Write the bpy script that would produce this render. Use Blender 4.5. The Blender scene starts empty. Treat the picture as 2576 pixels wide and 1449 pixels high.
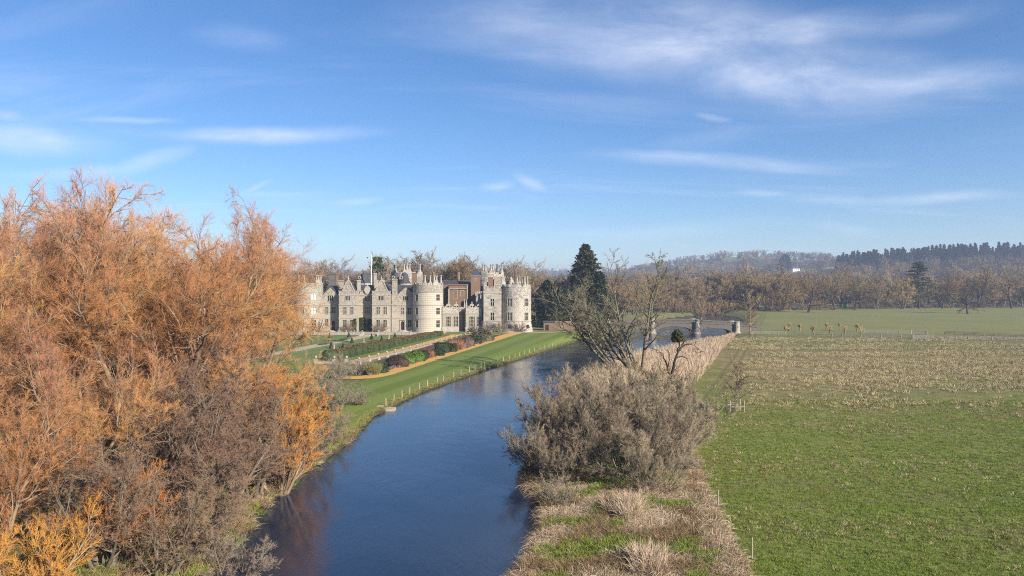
import bpy, math, random
import numpy as np

# ------------------------------------------------------------------ camera
S = bpy.context.scene
CAMZ, FPX, CU, CV = 14.0, 1773.0, 1288.0, 724.5      # drone height, focal length in px of a 2576 px wide frame
cam_d = bpy.data.cameras.new('camera'); cam = bpy.data.objects.new('camera', cam_d)
S.collection.objects.link(cam); S.camera = cam
cam.location = (0, 0, CAMZ); cam.rotation_euler = (math.radians(90), 0, 0)
cam_d.sensor_width = 36; cam_d.lens = 36 * FPX / 2576; cam_d.clip_start = 0.5; cam_d.clip_end = 30000

# ------------------------------------------------------------------ sun, sky, exposure
SUN_AZ, SUN_EL = 46.0, 27.0      # azimuth to the right of straight-behind-camera, elevation
sa, se = math.radians(SUN_AZ), math.radians(SUN_EL)
to_sun = (math.cos(se) * math.sin(sa), -math.cos(se) * math.cos(sa), math.sin(se))
sun_d = bpy.data.lights.new('sun', 'SUN'); sun_o = bpy.data.objects.new('sun', sun_d); S.collection.objects.link(sun_o)
sun_d.energy = 5.0; sun_d.angle = math.radians(0.55); sun_d.color = (1.0, 0.90, 0.76)
from mathutils import Vector
sun_o.rotation_euler = Vector(to_sun).to_track_quat('Z', 'Y').to_euler()
sun_o.location = (60, -60, 80)

W = bpy.data.worlds.new('World'); S.world = W; W.use_nodes = True
S.view_settings.view_transform = 'Standard'; S.view_settings.look = 'None'
S.view_settings.exposure = 1.06; S.view_settings.gamma = 1.0; S.view_settings.use_curve_mapping = False
S.cycles.use_denoising = False; S.cycles.filter_width = 1.1; S.cycles.max_bounces = 6; S.cycles.diffuse_bounces = 3
S.cycles.glossy_bounces = 3; S.cycles.transparent_max_bounces = 4; S.cycles.volume_bounces = 1
S.cycles.use_adaptive_sampling = True; S.cycles.adaptive_threshold = 0.008
S.cycles.caustics_reflective = False; S.cycles.caustics_refractive = False
S.cycles.sample_clamp_indirect = 5.0

def nd(nt, typ, ins=None, **props):
    n = nt.nodes.new(typ)
    for k, v in props.items(): setattr(n, k, v)
    for k, v in (ins or {}).items():
        if isinstance(v, bpy.types.NodeSocket): nt.links.new(v, n.inputs[k])
        else: n.inputs[k].default_value = v
    return n

def mathn(nt, op, a, b=0.0, c=None, clamp=False):
    ins = {0: a, 1: b}
    if c is not None: ins[2] = c
    return nd(nt, 'ShaderNodeMath', ins, operation=op, use_clamp=clamp).outputs[0]

def mixc(nt, fac, a, b, mode='MIX'):
    n = nd(nt, 'ShaderNodeMix', None, data_type='RGBA', blend_type=mode)
    for k, v in ((0, fac), (6, a), (7, b)):
        if isinstance(v, bpy.types.NodeSocket): nt.links.new(v, n.inputs[k])
        else: n.inputs[k].default_value = (*v, 1) if (k > 0 and len(v) == 3) else v
    return n.outputs[2]

def ramp(nt, fac, lo, hi, smooth=True):
    n = nd(nt, 'ShaderNodeMapRange', {'Value': fac, 'From Min': lo, 'From Max': hi}, interpolation_type='SMOOTHSTEP' if smooth else 'LINEAR')
    return n.outputs[0]

def noise(nt, vec, scale, detail=4.0, rough=0.55, dist=0.0):
    return nd(nt, 'ShaderNodeTexNoise', {'Vector': vec, 'Scale': scale, 'Detail': detail, 'Roughness': rough, 'Distortion': dist}).outputs[0]

def build_sky():
    nt = W.node_tree; nt.nodes.clear()
    sky = nd(nt, 'ShaderNodeTexSky', None, sky_type='NISHITA')
    sky.sun_disc = False; sky.sun_elevation = se; sky.sun_rotation = math.pi - sa
    sky.altitude = 60; sky.air_density = 1.0; sky.dust_density = 0.1; sky.ozone_density = 5.0
    hs = nd(nt, 'ShaderNodeHueSaturation', {'Hue': 0.502, 'Saturation': 1.14, 'Value': 1.0, 'Color': sky.outputs[0]})
    tc = nd(nt, 'ShaderNodeTexCoord').outputs['Generated']
    sep = nd(nt, 'ShaderNodeSeparateXYZ', {0: tc})
    x, y, z = sep.outputs
    # wide faint cirrus sheet over the whole dome, on a plane high above
    zz = mathn(nt, 'ADD', mathn(nt, 'MAXIMUM', z, 0.0), 0.09)
    pl = nd(nt, 'ShaderNodeCombineXYZ', {0: mathn(nt, 'DIVIDE', x, zz), 1: mathn(nt, 'DIVIDE', y, zz), 2: 0.0}).outputs[0]
    st = nd(nt, 'ShaderNodeMapping', {'Vector': pl, 'Rotation': (0, 0, 0.25), 'Scale': (0.35, 1.1, 1)}).outputs[0]
    wide = ramp(nt, noise(nt, st, 1.3, 7, 0.6, 0.8), 0.50, 0.85)
    wide = mathn(nt, 'MULTIPLY', wide, mathn(nt, 'MULTIPLY', ramp(nt, z, 0.0, 0.12), 0.22))
    # streaks of cirrus ahead, in directions about the +Y axis
    yy = mathn(nt, 'MAXIMUM', y, 0.05)
    pv = nd(nt, 'ShaderNodeCombineXYZ', {0: mathn(nt, 'DIVIDE', x, yy), 1: mathn(nt, 'DIVIDE', z, yy), 2: 0.0}).outputs[0]
    warp = nd(nt, 'ShaderNodeTexNoise', {'Vector': pv, 'Scale': 5.0, 'Detail': 4.0})
    wv = nd(nt, 'ShaderNodeVectorMath', {0: warp.outputs[1], 1: (0.5, 0.5, 0.5)}, operation='SUBTRACT').outputs[0]
    ws = nd(nt, 'ShaderNodeVectorMath', {0: wv, 1: (0.10, 0.028, 0)}, operation='MULTIPLY').outputs[0]
    pw = nd(nt, 'ShaderNodeVectorMath', {0: pv, 1: ws}, operation='ADD').outputs[0]
    sm = nd(nt, 'ShaderNodeMapping', {'Vector': pw, 'Rotation': (0, 0, 0.10), 'Scale': (2.4, 9.0, 1)}).outputs[0]
    streak = ramp(nt, noise(nt, sm, 1.6, 9, 0.62, 0.4), 0.28, 0.78)
    patches = [  # u, v, half width, half height, tilt deg, strength
        (1700, 100, 640, 150, -8, 0.80), (1720, 115, 330, 105, -10, 1.0), (1960, 85, 330, 60, 5, 0.8), (1950, 180, 520, 110, -5, 0.85), (2230, 215, 420, 60, 3, 0.7),
        (2300, 60, 260, 45, 10, 0.30), (1250, 60, 300, 90, -5, 0.22),
        (80, 350, 210, 42, -4, 0.85), (20, 285, 60, 18, 0, 0.6), (660, 342, 300, 24, 1, 0.85), (320, 305, 120, 10, -3, 0.7), (370, 402, 140, 24, 16, 0.62), (200, 430, 200, 20, 4, 0.4),
        (1820, 408, 320, 22, -4, 0.55), (1780, 300, 60, 12, -6, 0.45), (1780, 350, 160, 30, 10, 0.22),
        (1335, 457, 50, 17, -28, 0.62), (1250, 465, 60, 14, 6, 0.45), (2350, 496, 240, 18, 2, 0.55), (1900, 487, 70, 12, 0, 0.42), (2100, 500, 200, 16, 0, 0.3),
        (650, 470, 60, 10, 24, 0.42), (690, 488, 160, 10, 2, 0.38), (905, 505, 85, 11, 2, 0.58), (620, 95, 130, 40, -8, 0.26),
        (1700, 578, 330, 26, 3, 0.32), (2120, 572, 110, 18, -6, 0.34), (1150, 595, 260, 14, 0, 0.25), (1150, 520, 160, 8, 0, 0.25)]
    acc = None
    for (u, v, hw, hh, tilt, k) in patches:
        m = nd(nt, 'ShaderNodeMapping', {'Vector': pw, 'Location': ((u - CU) / FPX, (CV - v) / FPX, 0), 'Rotation': (0, 0, math.radians(tilt)),
                                         'Scale': (hw / FPX, hh / FPX, 1)}, vector_type='TEXTURE').outputs[0]
        ln = nd(nt, 'ShaderNodeVectorMath', {0: m}, operation='LENGTH').outputs['Value']
        a = mathn(nt, 'MULTIPLY', ramp(nt, ln, 1.25, 0.0), k)
        acc = a if acc is None else mathn(nt, 'MAXIMUM', acc, a)
    front = mathn(nt, 'MULTIPLY', mathn(nt, 'MULTIPLY', acc, mathn(nt, 'ADD', mathn(nt, 'MULTIPLY', streak, 0.62), 0.16)), ramp(nt, y, 0.05, 0.25))
    al = mathn(nt, 'ADD', front, wide, clamp=True)
    al = mathn(nt, 'MULTIPLY', al, ramp(nt, z, -0.01, 0.03))
    sk = mixc(nt, 1.0, hs.outputs[0], (1.0, 0.965, 1.0), 'MULTIPLY')
    col = mixc(nt, al, sk, CLOUD)
    bg = nd(nt, 'ShaderNodeBackground', {'Color': col, 'Strength': SKY_STRENGTH})
    out = nd(nt, 'ShaderNodeOutputWorld', {0: bg.outputs[0]})
SKY_STRENGTH = 0.072
CLOUD = (7.4, 7.7, 8.6)
build_sky()

# ------------------------------------------------------------------ materials
def new_mat(name):
    m = bpy.data.materials.new(name); m.use_nodes = True; nt = m.node_tree; nt.nodes.clear()
    return m, nt
def finish(nt, col, rough=0.8, bump=None, bstr=0.4, bdist=0.1, **kw):
    p = nd(nt, 'ShaderNodeBsdfPrincipled')
    for k, v in (('Base Color', col), ('Roughness', rough)):
        if isinstance(v, bpy.types.NodeSocket): nt.links.new(v, p.inputs[k])
        else: p.inputs[k].default_value = (*v, 1) if k == 'Base Color' else v
    for k, v in kw.items(): p.inputs[k].default_value = v
    if bump is not None:
        b = nd(nt, 'ShaderNodeBump', {'Height': bump, 'Strength': bstr, 'Distance': bdist}); nt.links.new(b.outputs[0], p.inputs['Normal'])
    nd(nt, 'ShaderNodeOutputMaterial', {0: p.outputs[0]})
    return p
def dim(*cs): return [None if c is None else tuple(0.77 * v for v in c) for c in cs]     # measured tones to base colours
def mottled(name, c1, c2, scale=1.0, rough=0.85, c3=None, s3=8.0, bump=0.3, bdist=0.05, rand=0.0, spec=0.15):
    c1, c2, c3 = dim(c1, c2, c3)
    m, nt = new_mat(name)
    v = nd(nt, 'ShaderNodeTexCoord').outputs['Object']
    n1 = noise(nt, v, scale, 5, 0.6)
    col = mixc(nt, ramp(nt, n1, 0.32, 0.68), c1, c2)
    n2 = noise(nt, v, s3, 3, 0.6)
    if c3 is not None: col = mixc(nt, ramp(nt, n2, 0.52, 0.72), col, c3)
    if rand:
        oi = nd(nt, 'ShaderNodeObjectInfo').outputs['Random']
        val = mathn(nt, 'ADD', mathn(nt, 'MULTIPLY', oi, 2 * rand), 1 - rand)
        hsv = nd(nt, 'ShaderNodeHueSaturation', {'Hue': mathn(nt, 'ADD', mathn(nt, 'MULTIPLY', oi, 0.03), 0.485), 'Saturation': 1.0, 'Value': val, 'Color': col})
        col = hsv.outputs[0]
    finish(nt, col, rough, n2, bump, bdist, **{'Specular IOR Level': spec})
    return m
def wall_stone(name, c1, c2, c3, bw=0.8, bh=0.38, mort=(0.30, 0.28, 0.25), blocks=0.5, rough=0.9, grime=0.5, lichen=0.0):
    c1, c2, c3, mort = dim(c1, c2, c3, mort)
    # coursed stone: fine joints, tone per block, lichen and soot mottling
    m, nt = new_mat(name)
    tc = nd(nt, 'ShaderNodeTexCoord').outputs['Object']
    sp = nd(nt, 'ShaderNodeSeparateXYZ', {0: tc})
    hv = nd(nt, 'ShaderNodeCombineXYZ', {0: mathn(nt, 'ADD', sp.outputs[0], mathn(nt, 'MULTIPLY', sp.outputs[1], 0.83)), 1: sp.outputs[2], 2: 0.0}).outputs[0]
    br = nd(nt, 'ShaderNodeTexBrick', {'Vector': hv, 'Color1': (*c1, 1), 'Color2': (*c2, 1), 'Mortar': (*mort, 1), 'Scale': 1.0, 'Mortar Size': 0.02, 'Bias': 0.0,
                                       'Brick Width': bw, 'Row Height': bh})
    n1 = noise(nt, tc, 0.5, 6, 0.65)
    base = mixc(nt, ramp(nt, n1, 0.3, 0.7), c1, c2)
    col = mixc(nt, blocks, base, br.outputs[0])
    n2 = noise(nt, tc, 2.2, 6, 0.7)
    n3 = noise(nt, tc, 0.22, 4, 0.6)      # lichen and soot, thicker on the exposed upper storeys
    up_ = mathn(nt, 'MULTIPLY', ramp(nt, mathn(nt, 'ADD', sp.outputs[2], mathn(nt, 'MULTIPLY', n3, 8.0)), 6.0, 16.0), lichen)
    g_ = mathn(nt, 'MULTIPLY', ramp(nt, mathn(nt, 'SUBTRACT', n2, mathn(nt, 'MULTIPLY', up_, -0.10)), 0.50, 0.70), mathn(nt, 'ADD', grime, mathn(nt, 'MULTIPLY', up_, 0.3)), clamp=True)
    col = mixc(nt, g_, col, c3)
    finish(nt, col, rough, mathn(nt, 'ADD', n2, mathn(nt, 'MULTIPLY', br.outputs[1], -0.5)), 0.5, 0.06, **{'Specular IOR Level': 0.2})
    return m
def checker_stone(name, c1, c2, c3, size=0.42):
    c1, c2, c3 = dim(c1, c2, c3)
    # flint-and-stone diaper pattern of the round towers
    m, nt = new_mat(name)
    tc = nd(nt, 'ShaderNodeTexCoord').outputs['Object']
    uv = nd(nt, 'ShaderNodeUVMap').outputs[0]
    ck = nd(nt, 'ShaderNodeTexChecker', {'Vector': nd(nt, 'ShaderNodeMapping', {'Vector': uv, 'Rotation': (0, 0, math.radians(45))}).outputs[0], 'Color1': (*c1, 1), 'Color2': (*c2, 1), 'Scale': 1.0 / size})
    n2 = noise(nt, tc, 1.3, 6, 0.7)
    col = mixc(nt, mathn(nt, 'MULTIPLY', ramp(nt, n2, 0.46, 0.7), 0.45), ck.outputs[0], c3)
    finish(nt, col, 0.9, n2, 0.4, 0.05, **{'Specular IOR Level': 0.2})
    return m
def twig(name, c1, c2, c3, scale=0.12, rand=0.18, spec=0.06, top=None, ztop=(8, 22)):
    c1, c2, c3, top = dim(c1, c2, c3, top)
    m, nt = new_mat(name)
    v = nd(nt, 'ShaderNodeTexCoord').outputs['Object']
    n1 = noise(nt, v, scale, 3, 0.6); n2 = noise(nt, v, scale * 6, 3, 0.6)
    col = mixc(nt, ramp(nt, n1, 0.36, 0.64), c1, c2)
    col = mixc(nt, ramp(nt, n2, 0.5, 0.75), col, c3)
    if top is not None:
        zz = nd(nt, 'ShaderNodeSeparateXYZ', {0: v}).outputs[2]
        col = mixc(nt, mathn(nt, 'MULTIPLY', ramp(nt, zz, ztop[0], ztop[1]), 0.75), col, top)
    oi = nd(nt, 'ShaderNodeObjectInfo').outputs['Random']
    val = mathn(nt, 'ADD', mathn(nt, 'MULTIPLY', oi, 2 * rand), 1 - rand)
    col = nd(nt, 'ShaderNodeHueSaturation', {'Hue': mathn(nt, 'ADD', mathn(nt, 'MULTIPLY', oi, 0.024), 0.488), 'Saturation': 1.0, 'Value': val, 'Color': col}).outputs[0]
    finish(nt, col, 0.7, **{'Specular IOR Level': spec})
    return m
M = {}
M['stone'] = wall_stone('castle_stone', (0.53, 0.47, 0.375), (0.38, 0.34, 0.28), (0.19, 0.175, 0.155), grime=0.5, lichen=1.0)
M['warm_stone'] = wall_stone('cream_stone', (0.47, 0.42, 0.33), (0.38, 0.335, 0.26), (0.27, 0.24, 0.2), grime=0.4)
M['pale_stone'] = wall_stone('rubble_stone', (0.62, 0.57, 0.48), (0.42, 0.39, 0.335), (0.18, 0.17, 0.16), 0.7, 0.36, blocks=0.6, grime=0.75, lichen=0.8)
M['band_stone'] = wall_stone('banded_stone', (0.52, 0.48, 0.40), (0.24, 0.22, 0.20), (0.40, 0.36, 0.30), 1.3, 0.62, mort=(0.5, 0.47, 0.4), blocks=0.85, grime=0.5)
M['diaper'] = checker_stone('diaper_stone', (0.58, 0.525, 0.425), (0.40, 0.365, 0.305), (0.36, 0.33, 0.28))
M['dressing'] = mottled('dressed_stone', (0.50, 0.46, 0.385), (0.38, 0.35, 0.30), 1.5, 0.85, (0.24, 0.23, 0.2), 5.0)
M['white_stone'] = mottled('white_stone', (0.47, 0.43, 0.37), (0.37, 0.34, 0.30), 2.0, 0.85, (0.22, 0.21, 0.18), 7.0)
M['lead'] = mottled('dark_stone', (0.16, 0.155, 0.15), (0.10, 0.1, 0.1), 1.0, 0.7)
M['slate'] = wall_stone('slate_roof', (0.085, 0.083, 0.092), (0.055, 0.055, 0.062), (0.12, 0.11, 0.095), 0.5, 0.3, mort=(0.04, 0.04, 0.045), blocks=0.6, rough=0.6, grime=0.3)
M['brick'] = wall_stone('red_brick', (0.25, 0.145, 0.085), (0.185, 0.11, 0.068), (0.14, 0.095, 0.07), 0.45, 0.15, mort=(0.36, 0.3, 0.25), blocks=0.6, grime=0.4)  # brick tone darkened to stand in for the shadow missing from the court
M['glass'], nt = new_mat('window_glass'); finish(nt, (0.012, 0.011, 0.012), 0.12, **{'Specular IOR Level': 0.5})
M['blind'], nt = new_mat('blind_behind_glass'); finish(nt, (0.12, 0.11, 0.10), 0.25, **{'Specular IOR Level': 0.5})
M['white_blind'], nt = new_mat('white_blind_behind_glass'); finish(nt, (0.78, 0.76, 0.72), 0.3)
M['paint'], nt = new_mat('white_paint'); finish(nt, (0.8, 0.8, 0.8), 0.4)
M['oak_door'] = mottled('oak_door', (0.03, 0.02, 0.016), (0.05, 0.032, 0.022), 3.0, 0.6)
M['gravel'] = mottled('gold_gravel', (0.66, 0.39, 0.125), (0.58, 0.33, 0.10), 0.35, 0.95, (0.66, 0.43, 0.18), 14.0, 0.3, 0.02)
M['pale_gravel'] = mottled('pale_gravel', (0.50, 0.40, 0.27), (0.42, 0.33, 0.22), 0.5, 0.95, (0.55, 0.46, 0.33), 12.0, 0.3, 0.02)
M['track'] = mottled('track_earth', (0.21, 0.18, 0.11), (0.16, 0.15, 0.08), 0.4, 0.95, (0.27, 0.23, 0.15), 3.0)
M['soil'] = mottled('bed_soil', (0.10, 0.055, 0.04), (0.16, 0.085, 0.06), 1.2, 0.95, (0.07, 0.05, 0.035), 6.0)
M['hedge'] = mottled('yew_hedge_leaf', (0.038, 0.062, 0.020), (0.062, 0.082, 0.030), 0.8, 0.7, (0.105, 0.065, 0.028), 1.2, 0.5)
M['hedge_top'] = mottled('bronze_hedge_leaf', (0.20, 0.105, 0.04), (0.12, 0.08, 0.03), 0.8, 0.7, (0.05, 0.06, 0.022), 2.5, 0.5)
M['dark_leaf'] = mottled('dark_clipped_leaf', (0.025, 0.042, 0.016), (0.04, 0.06, 0.024), 1.0, 0.65, (0.06, 0.065, 0.03), 6.0, 0.5)
M['brown_leaf'] = mottled('brown_clipped_leaf', (0.075, 0.05, 0.036), (0.055, 0.042, 0.03), 1.0, 0.75, (0.11, 0.08, 0.055), 7.0, 0.5)
M['taupe_leaf'] = mottled('taupe_clipped_leaf', (0.15, 0.115, 0.085), (0.12, 0.09, 0.065), 1.0, 0.75, (0.19, 0.15, 0.11), 7.0, 0.5)
M['bright_leaf'] = mottled('laurel_leaf', (0.105, 0.175, 0.028), (0.065, 0.125, 0.02), 1.2, 0.5, (0.19, 0.28, 0.05), 5.0, 0.5)
M['olive_leaf'] = mottled('olive_leaf', (0.085, 0.09, 0.045), (0.13, 0.12, 0.065), 0.9, 0.7, (0.18, 0.16, 0.09), 4.0, 0.5)
M['sage_leaf'] = mottled('sage_leaf', (0.12, 0.14, 0.075), (0.17, 0.19, 0.10), 0.9, 0.75, (0.08, 0.10, 0.045), 3.0, 0.5)
M['lavender'] = mottled('lavender_stem', (0.20, 0.155, 0.15), (0.15, 0.115, 0.10), 2.0, 0.8)
M['ivy'] = mottled('ivy_leaf', (0.065, 0.085, 0.018), (0.045, 0.06, 0.014), 1.0, 0.6, (0.12, 0.13, 0.03), 3.0, 0.4)
M['mistletoe'] = mottled('mistletoe_leaf', (0.08, 0.085, 0.014), (0.05, 0.058, 0.01), 3.0, 0.6)
M['yew'] = mottled('conifer_needle', (0.022, 0.036, 0.015), (0.036, 0.052, 0.022), 0.3, 0.7, (0.055, 0.062, 0.028), 1.5, 0.3, rand=0.15)
M['spruce'] = mottled('spruce_needle', (0.040, 0.055, 0.022), (0.06, 0.07, 0.028), 0.25, 0.7, (0.085, 0.075, 0.03), 1.2, 0.3, rand=0.12)
M['cedar'] = mottled('cedar_needle', (0.030, 0.042, 0.024), (0.045, 0.055, 0.03), 0.3, 0.7, (0.06, 0.06, 0.035), 1.5, 0.3)
M['bark'] = mottled('grey_bark', (0.19, 0.155, 0.12), (0.12, 0.095, 0.07), 0.8, 0.9, (0.27, 0.24, 0.2), 2.0, 0.5, rand=0.1)
M['pale_bark'] = mottled('willow_bark', (0.34, 0.25, 0.16), (0.22, 0.155, 0.095), 0.8, 0.9, (0.45, 0.38, 0.29), 1.6, 0.5, rand=0.1)
M['dark_bark'] = mottled('dark_bark', (0.075, 0.055, 0.04), (0.05, 0.038, 0.03), 0.8, 0.9, (0.14, 0.12, 0.09), 2.0, 0.5)
M['lichen_bark'] = mottled('lichen_bark', (0.24, 0.21, 0.15), (0.15, 0.13, 0.09), 0.8, 0.9, (0.33, 0.31, 0.24), 2.0, 0.5)
M['willow_twig'] = twig('willow_twig', (0.66, 0.335, 0.105), (0.46, 0.25, 0.11), (0.33, 0.215, 0.135), 0.34, 0.2, top=(0.54, 0.29, 0.19), ztop=(12, 24))
M['gold_twig'] = twig('golden_willow_twig', (0.60, 0.275, 0.065), (0.50, 0.21, 0.055), (0.34, 0.17, 0.075), 0.25, 0.08)
M['alder_twig'] = twig('alder_twig', (0.32, 0.21, 0.135), (0.24, 0.15, 0.105), (0.42, 0.31, 0.20), 0.3, 0.15)
M['grey_twig'] = twig('grey_twig', (0.37, 0.305, 0.235), (0.29, 0.235, 0.18), (0.46, 0.38, 0.295), 0.4, 0.12)
M['sallow_twig'] = twig('sallow_twig', (0.345, 0.28, 0.195), (0.26, 0.21, 0.145), (0.44, 0.365, 0.265), 0.25, 0.12)
M['lichen_twig'] = twig('lichen_twig', (0.27, 0.25, 0.15), (0.21, 0.19, 0.12), (0.34, 0.32, 0.20), 0.3, 0.1)
M['brown_twig'] = twig('brown_twig', (0.30, 0.215, 0.105), (0.225, 0.16, 0.08), (0.37, 0.275, 0.14), 0.1, 0.22)
M['ochre_twig'] = twig('ochre_twig', (0.42, 0.285, 0.12), (0.33, 0.225, 0.10), (0.46, 0.32, 0.15), 0.1, 0.2)
M['far_twig'] = twig('far_twig', (0.15, 0.115, 0.085), (0.115, 0.09, 0.075), (0.19, 0.145, 0.10), 0.05, 0.3)
M['red_twig'] = twig('dogwood_twig', (0.44, 0.17, 0.095), (0.40, 0.20, 0.12), (0.45, 0.27, 0.17), 0.5, 0.1)
M['reed'] = twig('reed_straw', (0.60, 0.465, 0.325), (0.50, 0.375, 0.255), (0.68, 0.55, 0.41), 0.15, 0.15)
M['straw'] = twig('dead_grass', (0.52, 0.42, 0.25), (0.42, 0.335, 0.185), (0.58, 0.48, 0.31), 0.2, 0.25)
M['rough_brown'] = twig('dead_stem', (0.26, 0.17, 0.095), (0.32, 0.23, 0.13), (0.40, 0.30, 0.19), 0.3, 0.25)
M['grass_blade'] = twig('grass_blade', (0.180, 0.250, 0.036), (0.225, 0.270, 0.046), (0.27, 0.265, 0.07), 0.2, 0.25)
M['grass_dry'] = twig('half_dry_grass_blade', (0.25, 0.245, 0.085), (0.32, 0.275, 0.12), (0.19, 0.21, 0.065), 0.2, 0.2)
M['pale_wood'] = mottled('weathered_wood', (0.42, 0.38, 0.31), (0.33, 0.29, 0.23), 1.0, 0.85, (0.24, 0.22, 0.18), 5.0)
M['post_wood'] = mottled('stake_wood', (0.50, 0.44, 0.31), (0.42, 0.36, 0.25), 1.0, 0.85)
M['fence_wood'] = mottled('fence_wood', (0.34, 0.32, 0.27), (0.28, 0.26, 0.22), 0.5, 0.85, (0.28, 0.26, 0.22), 3.0)
M['iron'] = mottled('painted_iron', (0.05, 0.05, 0.05), (0.03, 0.03, 0.03), 1.0, 0.5)

# ------------------------------------------------------------------ object helpers
COL = S.collection
def tag(o, label=None, cat=None, group=None, kind=None):
    if label: o['label'] = label
    if cat: o['category'] = cat
    if group: o['group'] = group
    if kind: o['kind'] = kind
    return o
def link(name, me, parent=None, mat=None):
    o = bpy.data.objects.new(name, me); COL.objects.link(o)
    if parent is not None: o.parent = parent
    if mat is not None and me is not None and not me.materials: me.materials.append(M[mat] if isinstance(mat, str) else mat)
    return o
def thing(name, label, cat, loc=(0, 0, 0), rz=0.0, group=None, scale=None):
    o = bpy.data.objects.new(name, None); COL.objects.link(o); o.empty_display_size = 0.5
    o.location = loc; o.rotation_euler = (0, 0, rz)
    if scale is not None: o.scale = scale if hasattr(scale, '__len__') else (scale,) * 3
    return tag(o, label, cat, group)
def mesh_np(name, verts, quads=None, tris=None, smooth=False):
    verts = np.asarray(verts, np.float32).reshape(-1, 3)
    q = np.zeros((0, 4), np.int32) if quads is None or len(quads) == 0 else np.asarray(quads, np.int32).reshape(-1, 4)
    t = np.zeros((0, 3), np.int32) if tris is None or len(tris) == 0 else np.asarray(tris, np.int32).reshape(-1, 3)
    me = bpy.data.meshes.new(name)
    me.vertices.add(len(verts)); me.vertices.foreach_set('co', verts.ravel())
    nl = q.size + t.size; me.loops.add(nl); me.loops.foreach_set('vertex_index', np.concatenate([q.ravel(), t.ravel()]))
    me.polygons.add(len(q) + len(t))
    me.polygons.foreach_set('loop_start', np.concatenate([np.arange(len(q)) * 4, q.size + np.arange(len(t)) * 3]).astype(np.int32))
    if smooth: me.polygons.foreach_set('use_smooth', np.ones(len(q) + len(t), bool))
    me.update(calc_edges=True); return me
class MB:
    """collects boxes, lathes, prisms into one mesh"""
    def __init__(s): s.v = []; s.f = []
    def add(s, vs, fs):
        o = len(s.v); s.v.extend(vs); s.f.extend([tuple(i + o for i in f) for f in fs]); return s
    def box(s, x0, x1, y0, y1, z0, z1):
        return s.add([(x0, y0, z0), (x1, y0, z0), (x1, y1, z0), (x0, y1, z0), (x0, y0, z1), (x1, y0, z1), (x1, y1, z1), (x0, y1, z1)],
                     [(0, 3, 2, 1), (4, 5, 6, 7), (0, 1, 5, 4), (1, 2, 6, 5), (2, 3, 7, 6), (3, 0, 4, 7)])
    def mbox(s, mp, s0, s1, z0, z1, d0, d1):   # box in a wall's own (along, up, depth) coordinates
        P = [mp(a, z, d) for z in (z0, z1) for (a, d) in ((s0, d0), (s1, d0), (s1, d1), (s0, d1))]
        return s.add(P, [(0, 3, 2, 1), (4, 5, 6, 7), (0, 1, 5, 4), (1, 2, 6, 5), (2, 3, 7, 6), (3, 0, 4, 7)])
    def lathe(s, cx, cy, prof, n=10, a0=0.0, cap=True):
        vs = []; fs = []
        for (r, z) in prof:
            for i in range(n):
                a = a0 + 2 * math.pi * i / n; vs.append((cx + r * math.cos(a), cy + r * math.sin(a), z))
        for j in range(len(prof) - 1):
            for i in range(n):
                i2 = (i + 1) % n; fs.append((j * n + i, j * n + i2, (j + 1) * n + i2, (j + 1) * n + i))
        if cap: fs.append(tuple(range(n - 1, -1, -1))); fs.append(tuple((len(prof) - 1) * n + i for i in range(n)))
        return s.add(vs, fs)
    def prism(s, poly, y0, y1):      # polygon in x,z (counter-clockwise seen from -y) pushed along y
        n = len(poly); vs = [(x, y0, z) for x, z in poly] + [(x, y1, z) for x, z in poly]
        fs = [tuple(range(n)), tuple(range(2 * n - 1, n - 1, -1))] + [(i, i + n, (i + 1) % n + n, (i + 1) % n) for i in range(n)]
        return s.add(vs, fs)
    def bar(s, p, q, w, h=None):
        p = Vector(p); q = Vector(q); d = (q - p).normalized(); up = Vector((0, 0, 1)) if abs(d.z) < 0.9 else Vector((1, 0, 0))
        a = d.cross(up).normalized() * w / 2; b = a.cross(d).normalized() * (h or w) / 2
        vs = [tuple(c + i * a + j * b) for c in (p, q) for (i, j) in ((-1, -1), (1, -1), (1, 1), (-1, 1))]
        return s.add(vs, [(0, 3, 2, 1), (4, 5, 6, 7), (0, 1, 5, 4), (1, 2, 6, 5), (2, 3, 7, 6), (3, 0, 4, 7)])
    def mesh(s, name, smooth=False):
        me = bpy.data.meshes.new(name); me.from_pydata(s.v, [], s.f)
        if smooth: me.polygons.foreach_set('use_smooth', [True] * len(me.polygons))
        me.update(); return me
    def build(s, name, mat, parent=None, smooth=False): return link(name, s.mesh(name, smooth), parent, mat)

# ------------------------------------------------------------------ terrain heights
LB = np.array([(0, -16.5), (38, -16.3), (54, -17.5), (62, -17.2), (71, -16.2), (87, -16.6), (90, -15.9), (98, -14.8), (107, -13.2), (122.6, -8.6), (138, -4.1), (161.5, 4.0), (187, 12.3), (210, 20.5), (232, 29.6), (253, 36.7), (300, 52), (370, 84), (430, 120)])
RB = np.array([(0, -1.5), (38.7, 0.2), (42, 1.0), (47, 2.0), (53, 1.8), (57, 0.6), (66, 1.6), (80, 4.5), (119, 13.5), (144.5, 21), (164, 33), (175, 41), (210, 64), (238, 75.5), (255, 80), (300, 98), (371, 119), (430, 121)])
def sstep(a, b, x):
    t = np.clip((x - a) / (b - a), 0, 1); return t * t * (3 - 2 * t)
def WALLX(y): return -30.0 + (y - 138.0) * (17.0 / 79.0)
_rs = np.random.RandomState(5); _ph = _rs.rand(12, 3) * 6.28
def lump(x, y, wl):   # cheap smooth undulation
    o = 0
    for i in range(6):
        a = _ph[i, 0]; k = 6.28 / wl * (0.7 + 0.6 * _ph[i, 1] / 6.28)
        o = o + np.sin((x * math.cos(a) + y * math.sin(a)) * k + _ph[i, 2])
    return o / 6
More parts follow.
